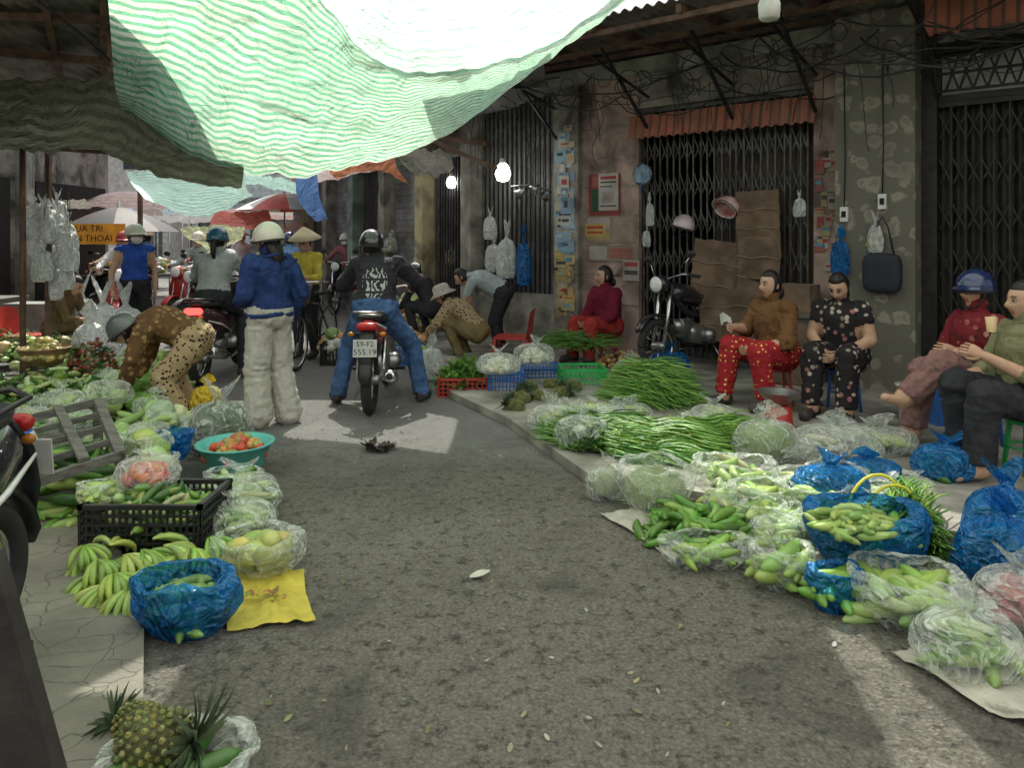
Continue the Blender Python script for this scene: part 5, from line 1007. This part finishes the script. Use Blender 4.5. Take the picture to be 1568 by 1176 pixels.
for px,py,off,mt,rx,rz,n in ((765,320,.2,clear2,.10,.42,0),(797,345,.3,clear2,.15,.70,8),(820,350,.25,bluebag,.11,.75,0),(770,360,.2,clear2,.13,.5,5),(1005,300,.15,clear2,.05,.35,0),(1235,295,.2,clear2,.06,.25,0),(1303,352,.34,bluebag,.09,.42,0),(1355,330,.34,clear2,.07,.35,4),(1000,345,.15,clear2,.05,.25,0),(645,372,.2,clear2,.11,.4,0),(598,355,.1,clear,.12,.35,2),(690,375,.2,clear,.09,.3,2)):
    if px<740:
        q_=W(px,py,11.3+(740-px)*.012); mb=MB(); hb(mt,rx,rz,n,[MANGO,LIME],(.5,.4,.2))(mb); mb.add(tube([(0,0,-.02),(0,.1,.3)],.003,4),iron); mb.obj('hanging_plastic_bag',q_)
    else: hang('hanging_plastic_bag',px,py,off,hb(mt,rx,rz,n,[MANGO,LIME],(.45,.4,.2)))
navy=M('navy_bag',(.02,.024,.034),.7,bump=.4,bs=20)
def handbag(m_):
    g=sphere(1,1,1,24,16); V=np.sign(g[0])*np.abs(g[0])**.45*np.array([.165,.06,.18]); m_.add((V,g[1]),navy,T((0,0,-.44))); m_.add(tube([(-.1,0,-.27),(-.05,0,-.02),(0,0,.08),(.05,0,-.02),(.1,0,-.27)],.009,6),blk)
hang('handbag',1366,345,.36,handbag)
for px,py in ((1307,329),(1364,310)):
    mb=MB(); q_=FP(px,py,.285); mb.add(box(-.035,.035,-.035,.0,-.07,.07),white,FM@Matrix.Translation(FM.inverted()@q_),smooth=False); mb.add(box(-.02,.02,-.04,-.036,-.03,.03),dark,FM@Matrix.Translation(FM.inverted()@q_),smooth=False); mb.add(tube([(0,-.02,.07),(.01,-.02,.5),(0,-.02,1.4)],.006,5),iron,FM@Matrix.Translation(FM.inverted()@q_)); mb.obj('power_socket')
lampm=emis('lit_bulb',(1,1,.97),14)
def lamp(px,py,d,r,lit=True):
    q_=W(px,py,d); mb=MB(); mb.add(lathe([(.001,-r*1.2),(r*.7,-r),(r,-r*.2),(r*.8,r*.7),(r*.4,r*1.2)],20),lampm if lit else white); mb.add(lathe([(r*.42,r*1.1),(r*.42,r*1.8),(.001,r*1.85)],14),white); mb.add(tube([(0,0,r*1.8),(0,.02,.5),(.05,.1,.9)],.004,5),blk); mb.obj('light_bulb',q_)
lamp(770,264,9.6,.10); lamp(691,279,11.3,.075)
q_=W(1178,6,4.6); mb=MB(); mb.add(lathe([(.001,-.10),(.05,-.095),(.062,-.08),(.066,.0),(.055,.03),(.04,.06),(.04,.12),(.001,.125)],24),M('lamp_shade',(.55,.55,.5),.4)); mb.add(tube([(0,0,.12),(0,.02,.4),(.05,.1,.9)],.004,5),blk); mb.obj('hanging_lamp',q_)
mb=MB()
for dx,dz,a in ((0,0,.4),(.18,.05,-.2),(.33,-.02,.8)): mb.add(lathe([(.02,.10),(.035,.06),(.075,-.02),(.07,-.02),(.001,.03)],18),steel,T((dx,0,dz),rx=a,ry=.9))
mb.add(tube([(-.1,.1,.1),(.1,.05,.12),(.4,.1,.05)],.012,6),steel); mb.obj('spotlight_fixture',W(795,297,9.4))
random.seed(21); mb=MB()
def cable(a,b,sag,r=.006,n=12):
    a=Vector(a);b=Vector(b); w1=R(-.08,.08); mb.add(tube([a.lerp(b,t)+Vector((w1*math.sin(t*6),0,-sag*4*t*(1-t)+.02*math.sin(t*17+a.x))) for t in np.linspace(0,1,n)],r,5),blk)
for i in range(44):
    s0=R(sA,sH+1.5); s1=s0+R(.6,2.6); cable(FPw(s0,R(3.0,3.5),R(.05,1.2)),FPw(s1,R(3.0,3.55),R(.05,1.2)),R(.05,.35),R(.004,.010))
for i in range(36):
    s0=R(sA,sG); z=R(3.1,3.5); o_=R(.1,.6); cable(FPw(s0,z,o_),FPw(s0+R(-.15,.15),z-R(.3,1.1),o_-.05),0,.0045)
for i in range(26):
    q_=FPw(R(sC,sG),R(2.95,3.4),R(.1,.9)); rr=R(.05,.13); mb.add(tube([q_+Vector((rr*math.cos(t),R(-.01,.01),rr*1.2*math.sin(t))) for t in np.linspace(0,R(4,11),26)],.005,4),blk)
cable((-6,7,3.1),(-2.4,8,2.6),.3,.01); cable((-3.4,4.6,3.4),(-3.4,9,2.8),.2,.012); cable(W(700,150,10.4),W(480,250,15),.2,.012); cable(W(720,170,10.2),W(560,255,15),.3,.01)
mb.obj('overhead_cables')
mb=MB()
for a,b,w_ in (((640,205,9.5),(760,258,9),.05),((600,200,11),(745,220,10.4),.06),((690,150,10.4),(840,120,9.8),.08),((430,262,12),(700,200,11),.05)): mb.add(beam(W(*a),W(*b),w_,w_),rust,smooth=False)
mb.add(beam(W(176,100,6.25),(W(176,100,6.25).x-.1,6.3,3.4),.04,.04),rust,smooth=False); mb.obj('roof_struts')
mb=MB(); mb.add(tube([(-4.95,7.6,0),(-4.95,7.6,2.9)],.03,8),rust); mb.add(tube([(-2.9,7.9,2.3),(-6.9,7.2,2.5)],.02,6),rust); mb.obj('tarp_pole')
st=empty('market_stall'); mb=MB()
for x,y in ((-6.9,7.4),(-5.0,8.1),(-6.9,9.5),(-5.05,10.2)): mb.add(beam((x,y,0),(x,y,2.5),.05,.05),rust,smooth=False)
mb.add(box(-8.4,-5.9,8.0,9.2,.72,.78),wood,smooth=False); mb.add(box(-8.4,-6.4,8.1,8.9,1.55,2.15),M('stall_cabinet',(.22,.23,.21),.6,var=.3,dirt=.5),smooth=False)
mb.add(box(-7.2,-5.9,9.8,10.2,0,.62),M('stall_counter',(.32,.32,.29),.7,dirt=.4),smooth=False); mb.add(box(-7.3,-6.3,8.3,8.6,.8,1.05),teal,smooth=False)
mb.add(box(-8.4,-6,8.05,8.12,2.2,2.45),rust,smooth=False)
heap(mb,(-6.9,8.5,.78),.8,.4,.2,[TOM,MANGO,CAB_,CUC],veg,120,[(.6,.6,.5),(.36,.48,.15),(.45,.2,.1)]); mb.obj('frame',parent=st)
for i in range(24):
    x=R(45,112); y=R(290,400); q_=W(x,y,R(7.8,8.6)); mb=MB(); hb(clear2 if i%3 else sackm,R(.07,.13),R(.3,.5))(mb); mb.add(tube([(0,0,-.02),(0,0,.35)],.003,4),iron); mb.obj('hanging_plastic_bag',q_)
def umbrella(name,c,r,mA,mB_,txt=None):
    mb=MB(); n=8; hh=.42
    for k in range(n):
        a0=k/n*2*math.pi+.39;a1=(k+1)/n*2*math.pi+.39; V=[]
        for j in range(7):
            t=j/6
            for i in range(7):
                a=a0+(a1-a0)*i/6; rr=r*t*(1-.06*math.sin(math.pi*i/6)); V.append((rr*math.cos(a),rr*math.sin(a),hh*(1-t**1.5)))
        mb.add((np.array(V),[gridf(7,7)]),mA if k%2 else mB_)
        mb.add(tube([(0,0,hh),(r*.5*math.cos(a0),r*.5*math.sin(a0),hh*.62),(r*math.cos(a0),r*math.sin(a0),0)],.006,4),iron)
    mb.add(tube([(0,0,hh+.1),(0,0,-c[2])],.02,8),steel)
    if txt:
        mb.add(box(-r*.62,r*.62,-r*.98,-r*.97,-.20,.12),M('valance_orange',(.80,.38,.04),.6),smooth=False)
        mb.add(textgeo(txt[0],.14),ink,T((0,-r*.985,.04))); mb.add(textgeo(txt[1],.14),ink,T((0,-r*.985,-.11)))
    mb.obj(name,c)
umbrella('market_umbrella',(-6.6,12.6,1.58),.95,M('umbrella_black',(.03,.03,.03),.6),M('umbrella_black2',(.06,.05,.04),.6),('SUA TRI','DIEN THOAI'))
umbrella('market_umbrella',(-5.3,17.5,2.1),1.1,M('umbrella_red',(.6,.08,.05),.6),M('umbrella_white',(.7,.68,.65),.6)); umbrella('market_umbrella',(-9.5,17,2.0),1.1,M('umbrella_blue',(.1,.25,.6),.6),M('umbrella_blue2',(.15,.35,.6),.6))
for i,(x,y,col) in enumerate([(-8.0,15.5,(.9,.7,.7)),(-9.3,19,(.65,.8,.9)),(-2.9,19.5,(.8,.2,.15)),(-6.3,21,(.9,.85,.75)),(-11,22,(.95,.9,.85)),(-8,24,(.9,.6,.6))]):
    e=empty('street_stall',(x,y,0)); mb=MB()
    for a in (-1,1):
        for b in (-.8,.8): mb.add(tube([(a,b,0),(a,b,2.2)],.02,6),steel)
    mb.add(box(-1,1,-.7,.5,.7,.74),wood,smooth=False); heap(mb,(0,-.1,.74),.85,.5,.2,[TOM,MANGO,CAB_],veg,90,[(.5,.1,.05),(.5,.4,.1),(.3,.4,.1),(.6,.5,.5)]); mb.obj('table',parent=e)
    g_,C=patch([[(-1.3,-1.1,2.0),(0,-1.1,2.05),(1.3,-1.1,2.0)],[(-1.3,.2,2.35),(0,.2,2.4),(1.3,.2,2.35)],[(-1.3,1,2.4),(0,1,2.5),(1.3,1,2.4)]],20,14,.03,3); mb=MB(); mb.add(g_,tarpmat('stall_awning_%d'%i,col,sc(col,1.2),.3,.8,.1),None,C); mb.obj('awning',parent=e)
random.seed(5); mb=MB()
def litter(n,xr,yr,cols,s=(.008,.03)):
    for i in range(n):
        x,y=R(*xr),R(*yr); g=G(x,y); L_=R(*s); mb.add(leaf(L_,L_*.3,.01),vegr,T((g.x,g.y,.004),R(0,6.28),R(-.3,.3)),jc(random.choice(cols),.3))
litter(140,(400,1300),(640,1170),[(.3,.28,.18),(.2,.22,.09),(.42,.4,.32),(.07,.065,.05)]); litter(80,(420,640),(640,720),[(.1,.09,.07),(.3,.25,.15)]); litter(10,(600,1300),(750,1170),[(.55,.53,.46)],(.02,.04)); g=G(730,888)
mb.add(leaf(.09,.03,.02),M('paper_scrap',(.6,.58,.5),.8),T((g.x-.03,g.y,.01),.2))
g=G(580,690)
for i in range(40): mb.add(leaf(R(.03,.08),.02,.03),vegr,T((g.x+R(-.09,.09),g.y+R(-.06,.06),.005+R(0,.02)),R(0,6.28),R(-.6,.6),R(-.2,.1)),(.06,.05,.04))
mb.obj('road_litter')
mb=MB(); mb.add(lathe([(.025,0),(.035,.09),(.033,.09),(.001,.01)],16),M('drink_cup',(.75,.55,.3),.4)); mb.obj('drink_cup',W(1518,508,4.62))
# ---------------------------------------------------------------- light & camera
wd=bpy.data.worlds.new('World'); scene.world=wd; wd.use_nodes=True; nt=wd.node_tree; bgn=nt.nodes['Background']
sky=nt.nodes.new('ShaderNodeTexSky'); sky.sky_type='NISHITA'; sky.sun_disc=False
EL,AZ=math.radians(56),math.radians(-8)
sky.sun_elevation=EL; sky.sun_rotation=AZ; sky.air_density=1.6; sky.dust_density=5.0
hs=nt.nodes.new('ShaderNodeHueSaturation'); hs.inputs['Saturation'].default_value=.5; nt.links.new(sky.outputs[0],hs.inputs['Color']); nt.links.new(hs.outputs[0],bgn.inputs[0]); bgn.inputs[1].default_value=.15
L=bpy.data.lights.new('sun','SUN'); L.energy=5; L.angle=math.radians(.5); L.color=(1,.96,.88); so=bpy.data.objects.new('sun',L); scene.collection.objects.link(so)
sd=Vector((math.sin(AZ)*math.cos(EL),math.cos(AZ)*math.cos(EL),math.sin(EL))); so.rotation_euler=(-sd).to_track_quat('-Z','Y').to_euler()
cam=bpy.data.cameras.new('cam'); cam.lens=F/1568*36; cam.sensor_width=36; cam.shift_y=-226/1568; cam.clip_end=600; cam.clip_start=.05
co=bpy.data.objects.new('cam',cam); scene.collection.objects.link(co); co.location=(0,0,H); co.rotation_euler=(math.radians(90),0,0); scene.camera=co
scene.view_settings.view_transform='Standard'; scene.view_settings.look='None'; scene.view_settings.exposure=0
